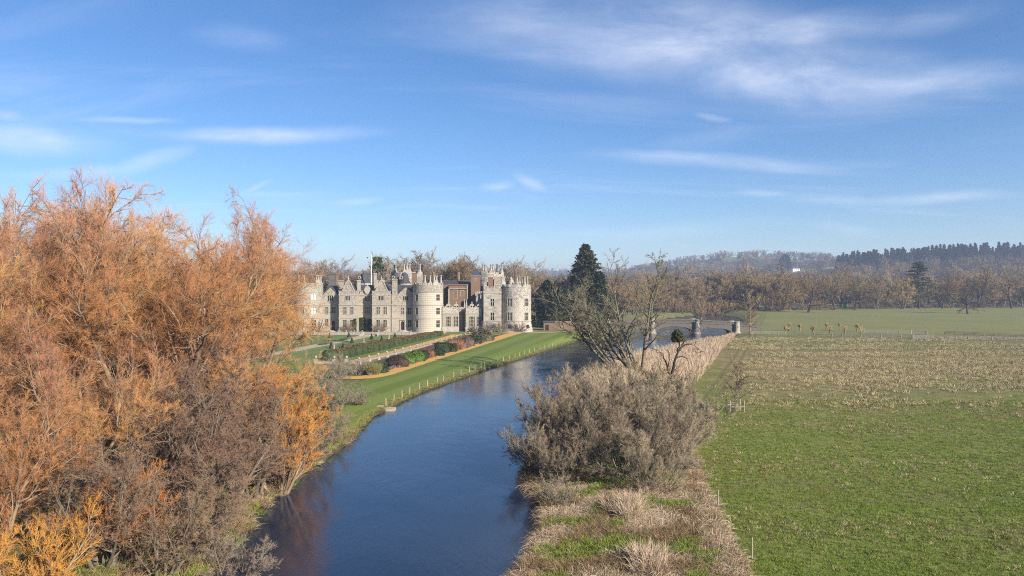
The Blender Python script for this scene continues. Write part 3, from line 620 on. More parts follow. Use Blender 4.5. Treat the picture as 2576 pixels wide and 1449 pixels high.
def scatter(name, protos, pts, pick, scale, label, cat, rng):
    """one 'stuff' object: thousands of tufts or far trees as geometry-node instances of a few meshes"""
    me = bpy.data.meshes.new(name); n = len(pts); me.vertices.add(n); me.vertices.foreach_set('co', np.asarray(pts, np.float32).ravel())
    for nm, typ, arr in (('pick', 'INT', pick), ('size', 'FLOAT', scale), ('turn', 'FLOAT', rng.rand(n) * 6.28)):
        a = me.attributes.new(nm, typ, 'POINT'); a.data.foreach_set('value', np.asarray(arr, np.int32 if typ == 'INT' else np.float32))
    o = link(name, me); gt = bpy.data.node_groups.new(name, 'GeometryNodeTree')
    gt.interface.new_socket('Geometry', in_out='INPUT', socket_type='NodeSocketGeometry'); gt.interface.new_socket('Geometry', in_out='OUTPUT', socket_type='NodeSocketGeometry')
    gi = gt.nodes.new('NodeGroupInput'); go = gt.nodes.new('NodeGroupOutput'); jn = gt.nodes.new('GeometryNodeJoinGeometry')
    def attr(nm, typ): a = gt.nodes.new('GeometryNodeInputNamedAttribute'); a.data_type = typ; a.inputs[0].default_value = nm; return a.outputs[0]
    pk, sz, tn = attr('pick', 'INT'), attr('size', 'FLOAT'), attr('turn', 'FLOAT')
    rot = gt.nodes.new('ShaderNodeCombineXYZ'); gt.links.new(tn, rot.inputs[2])
    for i, pm in enumerate(protos):
        po = bpy.data.objects.new(name + '_piece', pm)
        oi = gt.nodes.new('GeometryNodeObjectInfo'); oi.inputs['Object'].default_value = po; oi.inputs['As Instance'].default_value = True
        cmp = gt.nodes.new('FunctionNodeCompare'); cmp.data_type = 'INT'; cmp.operation = 'EQUAL'; gt.links.new(pk, cmp.inputs[2]); cmp.inputs[3].default_value = i
        ip = gt.nodes.new('GeometryNodeInstanceOnPoints'); gt.links.new(gi.outputs[0], ip.inputs['Points']); gt.links.new(cmp.outputs[0], ip.inputs['Selection'])
        gt.links.new(oi.outputs['Geometry'], ip.inputs['Instance']); gt.links.new(rot.outputs[0], ip.inputs['Rotation']); gt.links.new(sz, ip.inputs['Scale'])
        gt.links.new(ip.outputs[0], jn.inputs[0])
    gt.links.new(jn.outputs[0], go.inputs[0])
    md = o.modifiers.new('spread', 'NODES'); md.node_group = gt
    return tag(o, label, cat, kind='stuff')

# ------------------------------------------------------------------ the castle
castle = thing('castle', 'grey stone castle with round towers, gabled bays and clustered chimneys beside the river', 'castle', (0, 0, 0))
def flat_map(y0): return lambda s, z, d: (s, y0 + d, z)
def cyl_map(cx, cy, Rf): return lambda s, z, d: (cx + (Rf(z) - d) * math.sin(s), cy - (Rf(z) - d) * math.cos(s), z)
def wall_panel(mp, s0, s1, z0, z1, openings, mat, name='wall', step=None, zs_extra=(), depth=0.32, uvr=1.0):
    """wall sheet with real openings and reveals; openings (s0,s1,z0,z1)"""
    ss = {s0, s1}; zz = {z0, z1, *[z for z in zs_extra if z0 < z < z1]}
    for o in openings: ss.update((o[0], o[1])); zz.update((o[2], o[3]))
    if step:
        n = max(1, int(round((s1 - s0) / step)))
        for i in range(1, n):
            c = s0 + (s1 - s0) * i / n
            if all(abs(c - q) > step * 0.25 for q in ss): ss.add(c)
    ss = sorted(ss); zz = sorted(zz); mb = MB(); uv = []
    def inop(s, z): return any(o[0] < s < o[1] and o[2] < z < o[3] for o in openings)
    for i in range(len(ss) - 1):
        for j in range(len(zz) - 1):
            if inop((ss[i] + ss[i + 1]) / 2, (zz[j] + zz[j + 1]) / 2): continue
            c = [(ss[i], zz[j]), (ss[i + 1], zz[j]), (ss[i + 1], zz[j + 1]), (ss[i], zz[j + 1])]
            mb.add([mp(a, b, 0) for a, b in c], [(0, 1, 2, 3)]); uv += [(a * uvr, b) for a, b in c]
    for (a, b, c, d) in openings:
        for (p, q) in (((a, c), (b, c)), ((b, c), (b, d)), ((b, d), (a, d)), ((a, d), (a, c))):
            mb.add([mp(*p, 0), mp(*q, 0), mp(*q, depth), mp(*p, depth)], [(0, 1, 2, 3)]); uv += [(0, 0)] * 4
    me = mb.mesh(name); ul = me.uv_layers.new(name='UVMap'); ul.data.foreach_set('uv', np.array(uv, np.float32).ravel())
    return link(name, me, castle, mat)
def window(mp, o, nl=2, rows=2, pane='glass', arch=False, sc=1.0, dress='dressing'):
    """stone-mullioned window set in its opening: window > pane"""
    a, b, c, d = o; w = (b - a); t = 0.13 * sc; mb = MB()
    if not arch:
        mb.mbox(mp, a - t, b + t, d, d + 0.16, -0.07, 0.10); mb.mbox(mp, a - t * 1.3, b + t * 1.3, c - 0.16, c, -0.10, 0.10)
        mb.mbox(mp, a - t, a, c, d, -0.05, 0.10); mb.mbox(mp, b, b + t, c, d, -0.05, 0.10)
    else:
        n = 7; mid = (a + b) / 2; hh = min(0.5 * (d - c), (b - a) * 0.5 / sc)
        for i in range(n):     # spandrels that turn the square opening into an arch
            s0 = a + w * i / n; s1 = a + w * (i + 1) / n; q = ((s0 + s1) / 2 - mid) / (w / 2)
            mb.mbox(mp, s0, s1, d - hh + hh * math.sqrt(max(0, 1 - q * q)), d + 0.10, -0.04, 0.12)
        mb.mbox(mp, a - t * 1.4, a, c, d + 0.10, -0.05, 0.12); mb.mbox(mp, b, b + t * 1.4, c, d + 0.10, -0.05, 0.12)
    for i in range(1, nl):
        s = a + w * i / nl; mb.mbox(mp, s - t * 0.55, s + t * 0.55, c, d, 0.05, 0.22)
    for j in range(1, rows):
        z = c + (d - c) * (j / rows if rows > 2 else 0.56); mb.mbox(mp, a, b, z - 0.075, z + 0.075, 0.07, 0.20)
    f = mb.build('window', dress, castle)
    p = MB().mbox(mp, a, b, c, d, 0.24, 0.29).build('pane', pane, f)
    return f
def door(mp, o, arch=True):
    a, b, c, d = o; f = window(mp, (a, b, c, d), 1, 1, 'oak_door', arch); f.name = 'door'; f.children[0].name = 'door_leaf'; return f
def ow(y, u0, u1, v0, v1): return (X(u0, y), X(u1, y), Z(v1, y), Z(v0, y))
def course(mp, s0, s1, z, mat='dressing', h=0.22, out=0.14, step=None, name='string_course'):
    n = max(1, int(round((s1 - s0) / step))) if step else 1; mb = MB()
    for i in range(n): mb.mbox(mp, s0 + (s1 - s0) * i / n, s0 + (s1 - s0) * (i + 1) / n, z - h / 2, z + h / 2, -out, 0.02)
    return mb.build(name, mat, castle)
def bx(name, x0, x1, y0, y1, z0, z1, mat): return MB().box(x0, x1, y0, y1, z0, z1).build(name, mat, castle)
def crest_column(x, y, z, zt, cols=1, w=1.5, mat='pale_stone', name='chimney', gap=0.75, rot=0.0, colmat=None):
    """round-headed crest stone carrying slender column chimneys"""
    mb = MB(); n = 10; poly = [(-w / 2, 0)] + [(-w / 2 * math.cos(math.pi * i / n), w * 0.25 + w / 2 * math.sin(math.pi * i / n)) for i in range(n + 1)] + [(w / 2, 0)]
    poly = [(a, b) for a, b in poly][::-1]; q = MB().prism(poly[::-1], -0.28, 0.28)
    c, s = math.cos(rot), math.sin(rot)
    mb.add([(x + a * c - b * s, y + a * s + b * c, z + d) for a, b, d in q.v], q.f)
    hb = z + w * 0.55
    for i in range(cols):
        o = (i - (cols - 1) / 2) * gap; cx, cy = x + o * c, y + o * s
        mb.lathe(cx, cy, [(0.42, hb), (0.40, hb + 0.25), (0.25, hb + 0.75), (0.23, zt - 0.55), (0.24, zt - 0.4), (0.36, zt - 0.28), (0.38, zt)], 8)
    return mb.build(name, mat, castle, False)
def stack(x0, x1, y0, y1, z0, z1, mat, pots=0, name='chimney'):
    mb = MB().box(x0, x1, y0, y1, z0, z1 - 0.35).box(x0 - 0.14, x1 + 0.14, y0 - 0.14, y1 + 0.14, z1 - 0.35, z1 - 0.1).box(x0 - 0.05, x1 + 0.05, y0 - 0.05, y1 + 0.05, z1 - 0.1, z1)
    mb.box(x0 - 0.08, x1 + 0.08, y0 - 0.08, y1 + 0.08, z0 + (z1 - z0) * 0.42, z0 + (z1 - z0) * 0.42 + 0.18)
    o = mb.build(name, mat, castle)
    for i in range(pots):
        xx = x0 + (x1 - x0) * (i + 0.5) / pots
        MB().lathe(xx, (y0 + y1) / 2, [(0.17, z1), (0.14, z1 + 0.45), (0.18, z1 + 0.5)], 8).build('chimney_pot', 'brick', o)
    return o
def finial(x, y, z, h=1.2, r=0.22, parent=None, mat='dressing', name='finial'):
    return MB().lathe(x, y, [(r, z), (r * 0.5, z + h * 0.15), (r * 1.0, z + h * 0.35), (r * 0.55, z + h * 0.5), (r * 0.25, z + h * 0.75), (0.02, z + h)], 8).build(name, mat, parent or castle)

def round_tower(cu, Rpx, cy, base_v, vtop, strings, wins, mat, crests, batter=False, arcs=(-1.75, 1.9), merl=16, pmat=None, pv=None, uvr=None):
    cx = X(cu, cy); Rr = Rpx / FPX * (cy - 3)
    z0 = -0.6; zt = Z(vtop, cy - 4)
    def Rf(z): return Rr + (max(0.0, 3.0 - z) * 0.20 if batter else (0.12 if z < 1.2 else 0.0))
    mp = cyl_map(cx, cy, Rf); ops = []; todo = []
    for (u0, u1, v0, v1, nl, rows, pane, arch) in wins:
        yf = cy - math.sqrt(max(0.1, Rr ** 2 - (X((u0 + u1) / 2, cy - 3.5) - cx) ** 2))
        f = lambda u: math.asin(max(-0.98, min(0.98, (X(u, yf) - cx) / Rr)))
        o = (f(u0), f(u1), Z(v1, yf), Z(v0, yf)); ops.append(o); todo.append((o, nl, rows, pane, arch))
    zpar = Z(pv, cy - 4) if pv else zt - 1.6
    ex = [1.2, 3.0, 1.19, 0.6, 1.8, 2.4] if batter else [1.2, 1.21]
    ops_low = [o for o in ops if o[3] < zpar]
    wall_panel(mp, arcs[0], arcs[1], z0, zpar, ops_low, mat, 'tower_wall', 0.14, ex, uvr=Rr)
    wall_panel(mp, -math.pi, math.pi, zpar, zt - 0.62, [], pmat or mat, 'parapet_wall', 0.2, uvr=Rr)
    # inside of the parapet and the leads
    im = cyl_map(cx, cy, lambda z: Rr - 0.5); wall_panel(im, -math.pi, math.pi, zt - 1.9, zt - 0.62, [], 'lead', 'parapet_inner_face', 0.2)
    top = MB()
    for i in range(40):
        a0, a1 = 2 * math.pi * i / 40, 2 * math.pi * (i + 1) / 40; top.mbox(mp, a0, a1, zt - 0.78, zt - 0.62, -0.06, 0.52)
    top.build('parapet_coping', 'dressing', castle)
    MB().lathe(cx, cy, [(Rr - 0.45, zt - 1.95), (0.3, zt - 1.5)], 24).build('tower_roof', 'lead', castle)
    for (o, nl, rows, pane, arch) in todo: window(mp, o, nl, rows, pane, arch, 1.0 / Rr)
    for v in strings: course(mp, arcs[0], arcs[1], Z(v, cy - 4), step=0.16)
    mm = None
    for i in range(merl):
        a0 = 2 * math.pi * (i + 0.18) / merl; a1 = 2 * math.pi * (i + 0.78) / merl
        MB().mbox(mp, a0, a1, zt - 0.62, zt + 0.08, 0.0, 0.45).build('merlon', pmat or mat, castle)
    for (u, vt, cols, ring, cmat) in crests:      # ring: -1 front of the parapet, 1 back, angle given by u
        dx = max(-0.97, min(0.97, (X(u, cy + (3 if ring > 0 else -3)) - cx) / Rr)); yy = cy + ring * Rr * math.sqrt(1 - dx * dx) * 0.93
        crest_column(cx + dx * Rr * 0.96, yy, zt - 0.66, Z(vt, yy), cols, 1.3 if cols < 2 else 1.9, cmat, rot=math.asin(dx) * (-1 if ring > 0 else 1), gap=0.8)
    return cx, Rr, zt
YM, YB = 228.0, 224.5      # recessed main front, projecting bays
# ---- left tower, behind the willow
SW = [(784.5, 794, 740, 754), (784.5, 794, 773, 789), (784.5, 794, 805, 822)]
round_tower(776, 36.5, 228.0, 833, 712, (735, 767, 800), [(*SW[0], 2, 2, 'white_blind', False), (*SW[1], 2, 2, 'white_blind', False), (*SW[2], 2, 2, 'glass', False),
             (757, 765, 773, 789, 2, 2, 'glass', False), (757, 765, 805, 822, 2, 2, 'glass', False)], 'stone',
            [(768, 692.5, 1, -1, 'dressing'), (799, 692.5, 2, -1, 'dressing'), (808, 692.5, 1, 1, 'dressing'), (752, 692.5, 1, 1, 'dressing')], pv=735)
# ---- middle round tower
MW = [(1098, 1105.6), (1045, 1052)]; MR = [(741, 756), (774.6, 790.5), (806, 823)]
round_tower(1076.8, 38.6, 228.0, 835, 712, (735, 767.5, 801), [(a, b, c, d, 2, 2, 'glass', False) for (a, b) in MW for (c, d) in MR], 'diaper',
            [(1070.5, 692.5, 1, -1, 'dressing'), (1084, 693, 1, -1, 'dressing'), (1097, 693.5, 2, -1, 'dressing'), (1103, 694, 2, 1, 'dressing'), (1111, 692.5, 1, 1, 'dressing')], pmat='stone', pv=735)
# ---- right round tower with battered foot
RW = [(1276.6, 1289), (1319.7, 1328.7)]
round_tower(1298, 38.6, 228.0, 833, 716, (808,), [(a, b, c, d, 3, 2, 'glass', False) for (a, b) in RW for (c, d) in ((751.6, 769.7), (786.4, 805.8))] +
            [(1277, 1288.5, 816.5, 827, 1, 1, 'glass', True), (1322, 1330, 816.5, 826, 1, 1, 'glass', True)], 'pale_stone',
            [(1256, 696, 1, 1, 'dressing'), (1266, 696, 2, 1, 'dressing'), (1304, 695.5, 2, -1, 'pale_stone'), (1318, 696, 2, 1, 'dressing'), (1328, 695, 1, -1, 'pale_stone'), (1284, 697, 1, 1, 'pale_stone')], batter=True, merl=15, pv=728)

# ---- gabled and bayed front between left and middle tower
def flat_wall(y, u0, u1, vtop, wins, mat='stone', u_is_x=False, doors=(), name='wall', vparts=None):
    mp = flat_map(y); ops = [ow(y, *w[:4]) for w in wins] + [ow(y, *d) for d in doors]
    wall_panel(mp, X(u0, y), X(u1, y), -0.6, Z(vtop, y), ops, mat, name)
    for w, o in zip(wins, ops): window(mp, o, *w[4:])
    for d, o in zip(doors, ops[len(wins):]): door(mp, o)
    return mp
def gable_roofed(y, u0, u1, upk, vpk, veave, depth=7.0):
    x0, x1, xp = X(u0, y), X(u1, y), X(upk, y); ze, zp = Z(veave, y), Z(vpk, y)
    MB().prism([(x0, ze), (x1, ze), (xp, zp)], y - 0.001, y + 0.45).build('gable', 'stone', castle)
    mb = MB()
    for (xa, xb) in ((x0, xp), (x1, xp)):
        s = -1 if xa < xb else 1; e = (0.3 * s)
        vs = [(xa + e, y - 0.12, ze - 0.25), (xp, y - 0.12, zp + 0.18), (xp, y + depth, zp + 0.18), (xa + e, y + depth, ze - 0.25)]
        vs2 = [(a, b, c + 0.16) for a, b, c in vs]
        mb.add(vs + vs2, [(0, 1, 2, 3), (7, 6, 5, 4), (0, 4, 5, 1), (1, 5, 6, 2), (2, 6, 7, 3), (3, 7, 4, 0)])
    mb.build('roof', 'slate', castle)
def ogee_gable(y, u0, u1, upk, v0, vpk):
    """curved bay gable with a spike finial"""
    x0, x1, xp = X(u0, y), X(u1, y), X(upk, y); z0, zp = Z(v0, y), Z(vpk, y); w = (x1 - x0) / 2; h = zp - z0
    prof = [(1.0, 0), (1.0, 0.07), (0.93, 0.10), (0.80, 0.22), (0.66, 0.42), (0.60, 0.46), (0.55, 0.56), (0.38, 0.80), (0.20, 0.93), (0.12, 1.0)]
    poly = [(xp + w * a, z0 + h * b) for a, b in prof] + [(xp - w * a, z0 + h * b) for a, b in prof[::-1]]
    gb = MB().prism(poly, y - 0.001, y + 0.55).build('gable', 'stone', castle)
    cp = MB()
    for sgn in (1, -1):
        for (a, b), (c, d) in zip(prof[:-1], prof[1:]):
            cp.bar((xp + sgn * w * a, y + 0.27, z0 + h * b), (xp + sgn * w * c, y + 0.27, z0 + h * d), 0.85, 0.16)
    cp.build('coping', 'dressing', gb); finial(xp, y + 0.27, zp - 0.05, 1.9, 0.24, gb)
    # slate roof behind the gable
    mb = MB(); mb.prism([(xp - w * 0.95, z0), (xp + w * 0.95, z0), (xp, z0 + h * 0.88)], y + 0.56, y + 8); mb.build('roof', 'slate', castle)
def bay(u0, u1, mat='stone'):
    y = YB; x0, x1 = X(u0, y), X(u1, y); c = (u0 + u1) / 2
    wins = [(c - 6.2, c + 6.2, 745, 755.7, 3, 1, 'glass', False)]
    for (a, b) in ((c - 11.7, c - 3.3), (c + 5.8, c + 14.2)):
        wins += [(a, b, 772, 790, 2, 2, 'blind', False), (a, b, 804.6, 822.6, 2, 2, 'glass', False)]
    mp = flat_wall(y, u0, u1, 741.5, wins, mat)
    for s, xx in ((1, x1), (-1, x0)):      # returns
        rm = (lambda xx, s: (lambda a, z, d: (xx - s * d, a, z)))(xx, s)
        wall_panel(rm, y, YM + 0.4, -0.6, Z(741.5, y), [], 'warm_stone' if s > 0 else mat, 'return_wall')  # right return faces the sun: its brightly lit tone put into cream stone
        for v in (767.1, 800.4, 741.0): course(rm, y + 0.01, YM, Z(v, y), out=0.12)
    for v in (767.1, 800.4, 741.0): course(mp, x0 - 0.12, x1 + 0.12, Z(v, y), out=0.14)
    zc, zr = Z(741.5, y), Z(731.5, y)
    MB().box(x0, x1, y, y + 0.4, zc + 0.01, zr - 0.15).build('parapet', mat, castle)
    for s, xx in ((1, x1), (-1, x0)): MB().box(min(xx, xx - s * 0.4), max(xx, xx - s * 0.4), y + 0.41, YM + 0.4, zc + 0.01, zr - 0.15).build('parapet', mat, castle)
    MB().box(x0 - 0.08, x1 + 0.08, y - 0.08, y + 0.48, zr - 0.15, zr).build('coping', 'dressing', castle)
    MB().box(x0 + 0.3, x1 - 0.3, y + 0.42, YM + 6, zc + 0.2, zc + 0.3).build('bay_roof', 'lead', castle)
    ogee_gable(y - 0.06, c - 15.5, c + 15.5, c + 1, 732, 706)
bay(852.4, 897.6); bay(936.0, 981.3)
# left gable
flat_wall(YM, 811.0, 853.5, 741.8, [(824.7, 838, 743.4, 757, 3, 1, 'glass', False), (818, 826, 772.5, 789, 2, 2, 'blind', False), (834.4, 842.8, 773, 788, 2, 2, 'glass', False),
                                   (818, 826, 802.8, 820.7, 2, 2, 'glass', False)], doors=[(834.6, 842.6, 806, 831)])
gable_roofed(YM, 811.5, 850.2, 830.8, 722.4, 741.9)
# recess between the bays
mpr = flat_wall(YM, 900, 941.5, 741, [(917.5, 931.5, 744.5, 757.3, 4, 1, 'glass', False), (917.5, 931.5, 771, 788.8, 3, 2, 'blind', False), (917.5, 931.5, 803, 822.5, 3, 2, 'glass', False)])
for v in (767.1, 800.4, 741): course(mpr, X(900, YM), X(941, YM), Z(v, YM))
mb = MB(); xa, xb = X(905, YM), X(937, YM); zb = Z(740, YM); zt_ = Z(731, YM)
mb.box(xa, xb, YM - 0.05, YM + 0.3, zt_ - 0.18, zt_).box(xa, xb, YM - 0.05, YM + 0.3, zb - 0.05, zb + 0.15)
for i in range(26):
    xx = xa + (xb - xa) * (i + 0.5) / 26; mb.lathe(xx, YM + 0.12, [(0.06, zb + 0.15), (0.10, zb + 0.4), (0.05, zt_ - 0.35), (0.07, zt_ - 0.18)], 6, cap=False)
mb.build('roof_balustrade', 'dressing', castle)
n = 14; poly = [(X(924.5, YM) + 0.95 * math.cos(2 * math.pi * i / n), Z(729.5, YM) + 1.3 * math.sin(2 * math.pi * i / n)) for i in range(n)]
ct = MB().prism(poly, YM - 0.45, YM + 0.35).build('cartouche', 'dressing', castle); finial(X(924.5, YM), YM, Z(720.5, YM), 0.9, 0.2, ct)
bx('doorway_canopy', X(921, YM), X(929, YM), YM - 0.5, YM - 0.02, 0.0, 0.35, 'dressing')
# right gable with garden door
flat_wall(YM, 984, 1046, 740.5, [(1014, 1026.4, 745.4, 756, 3, 1, 'glass', False), (1008.6, 1017, 774, 790.5, 2, 2, 'blind', False), (1025.3, 1034.5, 774, 790.5, 2, 2, 'glass', False),
                               (1026, 1034.5, 805, 822.5, 2, 2, 'glass', False)], doors=[(1008.6, 1016.8, 808, 830)])
gable_roofed(YM, 1000, 1042, 1020.6, 721.6, 740.6)
bx('door_surround', X(1005.6, YM), X(1007.4, YM), YM - 0.25, YM - 0.01, 0, Z(805.5, YM), 'white_stone'); bx('door_surround', X(1018, YM), X(1019.8, YM), YM - 0.25, YM - 0.01, 0, Z(805.5, YM), 'white_stone')
bx('door_surround', X(1005.2, YM), X(1020.2, YM), YM - 0.3, YM - 0.01, Z(805.5, YM) + 0.01, Z(803.6, YM), 'white_stone')
for (a, b) in ((811.5, 853.5), (984, 1040)):
    for v in (767.2, 800.6): course(flat_map(YM), X(a, YM), X(b, YM), Z(v, YM), out=0.10)
for uc in (838.5, 1012.6):     # half-round door steps
    st = MB()
    for k in range(3): st.lathe(X(uc, YM), YM, [(3.0 - 0.7 * k, -0.1 + 0.15 * k), (3.0 - 0.7 * k, 0.05 + 0.15 * k)], 24)
    st.build('door_steps', 'white_stone', castle)
# projecting chimney breast beside the second bay
y = 225.6; bx('chimney_breast', X(985.0, y), X(998.4, y), y, YM + 1.0, -0.5, Z(741, y), 'stone')
for v in (767.1, 800.4): bx('string_course', X(984.3, y), X(999.1, y), y - 0.12, YM, Z(v, y) - 0.11, Z(v, y) + 0.11, 'dressing')
stack(X(986.2, y), X(997.6, y), y + 0.2, y + 1.9, Z(741, y) + 0.01, Z(702.3, y), 'stone', 0)
# rain pipes
for u_ in (851.5, 935.2, 998.9, 1038.0): bx('rain_pipe', X(u_, 227.6) - 0.07, X(u_, 227.6) + 0.07, 227.70, 227.84, 0, 12.6, 'lead')
# main ranges of roof
def ridge_roof(x0, x1, y0, y1, ze, zr, mat='slate', name='roof'):
    ym = (y0 + y1) / 2; mb = MB()
    mb.add([(x0, y0, ze), (x1, y0, ze), (x1, y1, ze), (x0, y1, ze), (x0, ym, zr), (x1, ym, zr)], [(0, 1, 5, 4), (2, 3, 4, 5), (0, 4, 3), (1, 2, 5), (0, 3, 2, 1)])
    mb.build(name, mat, castle); MB().box(x0 - 0.05, x1 + 0.05, ym - 0.14, ym + 0.14, zr - 0.08, zr + 0.12).build('ridge', 'lead', castle)
ridge_roof(X(815, YM), X(1048, YM), YM + 0.5, YM + 9.5, Z(739, YM), Z(717.5, 232))
bx('rear_wall', X(815, YM), X(1048, YM), YM + 9.3, YM + 9.6, -0.5, Z(739, YM), 'stone')
# chimney stacks of the front
stack(X(829, 234), X(844, 234), 233, 235.4, 10, Z(686.5, 234), 'lead', 0); stack(X(845.3, 234), X(849.3, 234), 233.2, 235.2, 10, Z(687, 234), 'brick', 0)
stack(X(851, 229), X(863, 229), 228.6, 230.0, 11, Z(705, 229), 'stone', 0); stack(X(899.4, 229), X(905.6, 229), 228.4, 230.2, 11, Z(704.5, 229), 'dressing', 0)
stack(X(923, 243), X(941, 243), 242.4, 244.4, 11, Z(687, 243), 'lead', 0); stack(X(941.5, 243), X(946, 243), 242.3, 244.3, 11, Z(687.5, 243), 'dressing', 0)
stack(X(942.5, 229.5), X(950, 229.5), 229, 230.6, 11, Z(703.5, 229.5), 'dressing', 0); stack(X(1037, 240), X(1048.2, 240), 239, 241.5, 10, Z(686, 240), 'brick', 0)
MB().prism([(X(953, 231), Z(709, 231)), (X(969, 231), Z(709, 231)), (X(967, 231), Z(706, 231)), (X(961, 231), Z(702.5, 231)), (X(955, 231), Z(706, 231))], 231, 232).build('dormer_pediment', 'white_stone', castle)
# bell-shaped slate cupolas
def bell(u0, u1, vtop, vbase, yy, dormers):
    xc = X((u0 + u1) / 2, yy); r = (X(u1, yy) - X(u0, yy)) / 2; zb, zt2 = Z(vbase, yy), Z(vtop, yy); h = zt2 - zb
    f = MB().lathe(xc, yy, [(r * 1.30, zb), (r * 1.16, zb + h * 0.10), (r * 0.95, zb + h * 0.24), (r * 0.80, zb + h * 0.40), (r * 0.74, zb + h * 0.60), (r * 0.62, zb + h * 0.80), (r * 0.42, zb + h * 0.93), (r * 0.10, zb + h)], 12).build('cupola_roof', 'slate', castle)
    MB().lathe(xc, yy, [(r * 1.24, zb - 1.0), (r * 1.24, zb - 0.02)], 12).build('cupola_base', 'white_stone', castle)
    for ud in dormers:
        xd = X(ud, yy); yd = yy - r * 0.78; zd = zb + h * 0.52
        pl = [(xd + 0.5 * math.cos(math.pi * 2 * i / 12), zd + 0.62 * math.sin(math.pi * 2 * i / 12)) for i in range(12)]
        d = MB().prism(pl, yd - 0.3, yd + 1.0).build('dormer', 'white_stone', f)
        pl = [(xd + 0.28 * math.cos(math.pi * 2 * i / 12), zd + 0.38 * math.sin(math.pi * 2 * i / 12)) for i in range(12)]
        MB().prism(pl, yd - 0.33, yd - 0.2).build('dormer_window', 'glass', f)
bell(902, 929, 686, 712, 238, (907,)); bell(1005, 1031, 685, 713, 238, (1012,)); bell(985, 1006, 686, 711, 240, (991,))
# flag pole
fp = thing('flagpole', 'tall white flagpole with a furled flag rising above the castle roof', 'flagpole', (X(934, 233), 233, Z(719, 232)))
hz = Z(643, 233) - Z(719, 232); MB().lathe(0, 0, [(0.16, -0.8), (0.14, hz * 0.5), (0.08, hz)], 8).build('pole', 'paint', fp); MB().lathe(0, 0, [(0.14, hz), (0.15, hz + 0.12), (0.02, hz + 0.25)], 8).build('ball', 'paint', fp)
MB().lathe(0, 0, [(0.12, hz * 0.62), (0.24, hz * 0.66), (0.30, hz * 0.78), (0.2, hz * 0.95), (0.1, hz * 0.97)], 7).build('furled_flag', 'paint', fp)

# ---- low wing between the middle and right towers
def wing(u0, u1, wins, y=226.0):
    mp = flat_wall(y, u0, u1, 788.5, wins, 'warm_stone'); x0, x1 = X(u0, y), X(u1, y); z0, z1 = Z(788.5, y), Z(773, y)
    bx('parapet', x0, x1, y - 0.02, y + 0.45, z0 + 0.01, z1, 'pale_stone'); course(mp, x0 - 0.08, x1 + 0.08, z0, out=0.16)
    bx('plinth', x0 - 0.1, x1 + 0.06, y - 0.14, y - 0.01, -0.5, Z(823, y), 'pale_stone')
    for s, xx in ((1, x1), (-1, x0)):
        rm = (lambda xx, s: (lambda a, z, d: (xx - s * d, a, z)))(xx, s); wall_panel(rm, y, y + 6, -0.6, z1, [], 'stone', 'return_wall')
    nm = 7
    for i in range(nm):
        a = x0 + (x1 - x0) * (i + 0.15) / nm; MB().box(a, a + (x1 - x0) / nm * 0.6, y, y + 0.4, z1, z1 + 0.45).build('merlon', 'pale_stone', castle)
    bx('wing_roof', x0 + 0.3, x1 - 0.3, y + 0.46, y + 7, z1 - 0.5, z1 - 0.4, 'lead')
    return z1
PR = 3
z1 = wing(1113, 1153.7, [(1123, 1133.5, 796.5, 821, 3, 3, 'glass', False), (1142.6, 1152.4, 796.5, 821, 3, 3, 'glass', False)])
wing(1171.7, 1211.5, [(1180.8, 1194, 796.5, 821, 4, 3, 'glass', False), (1199.5, 1210.3, 796.5, 821, 4, 3, 'glass', False)])
for u in (1128, 1147.5, 1187, 1205.7):      # round-headed crests with ball finials
    x = X(u, 226.2); n = 12; c = MB().prism([(x - 0.7, z1), (x + 0.7, z1)] + [(x + 0.7 * math.cos(math.pi * i / n), z1 + 0.55 + 0.6 * math.sin(math.pi * i / n)) for i in range(n + 1)], 226.0, 226.5).build('crest', 'dressing', castle)
    finial(x, 226.25, z1 + 1.1, 0.85, 0.26, c)
flat_wall(229.5, 1150, 1176, 772, [], 'stone'); 
for u in (1168.6, 1173.4): MB().lathe(X(u, 226.4), 226.4, [(0.28, z1 - 0.3), (0.28, z1 + 0.3), (0.05, z1 + 2.6)], 6).build('spire', 'dressing', castle)
bx('rain_pipe', X(1164.5, 229) - 0.25, X(1164.5, 229) + 0.25, 229.0, 229.45, -0.3, 6.2, 'lead')
flat_wall(228.5, 1209, 1222, 772, [], 'stone')
# ---- square tower
y = 224.4; mps = flat_wall(y, 1216.5, 1261.5, 726, [(1234.7, 1243.3, 751.6, 769.7, 2, 2, 'glass', False), (1234.7, 1243.3, 786.4, 805.8, 2, 2, 'glass', False), (1235.6, 1244, 816, 827, 1, 1, 'glass', True)], 'band_stone', name='tower_wall')
x0, x1 = X(1216.5, y), X(1261.5, y); zt3 = Z(726, y)
for s, xx in ((1, x1), (-1, x0)):
    rm = (lambda xx, s: (lambda a, z, d: (xx - s * d, a, z)))(xx, s); wall_panel(rm, y, y + 6, -0.6, zt3, [], 'stone', 'return_wall')
bx('parapet', x0, x1, y - 0.03, y + 0.45, zt3 + 0.005, zt3 + 0.01, 'pale_stone'); course(mps, x0 - 0.1, x1 + 0.1, Z(808, y)); course(mps, x0 - 0.1, x1 + 0.1, Z(737, y), out=0.1)
MB().prism([(x0 - 0.9, 0), (x0, 0), (x0, 3.0)][::1], y + 0.02, y + 4).build('buttress', 'pale_stone', castle)
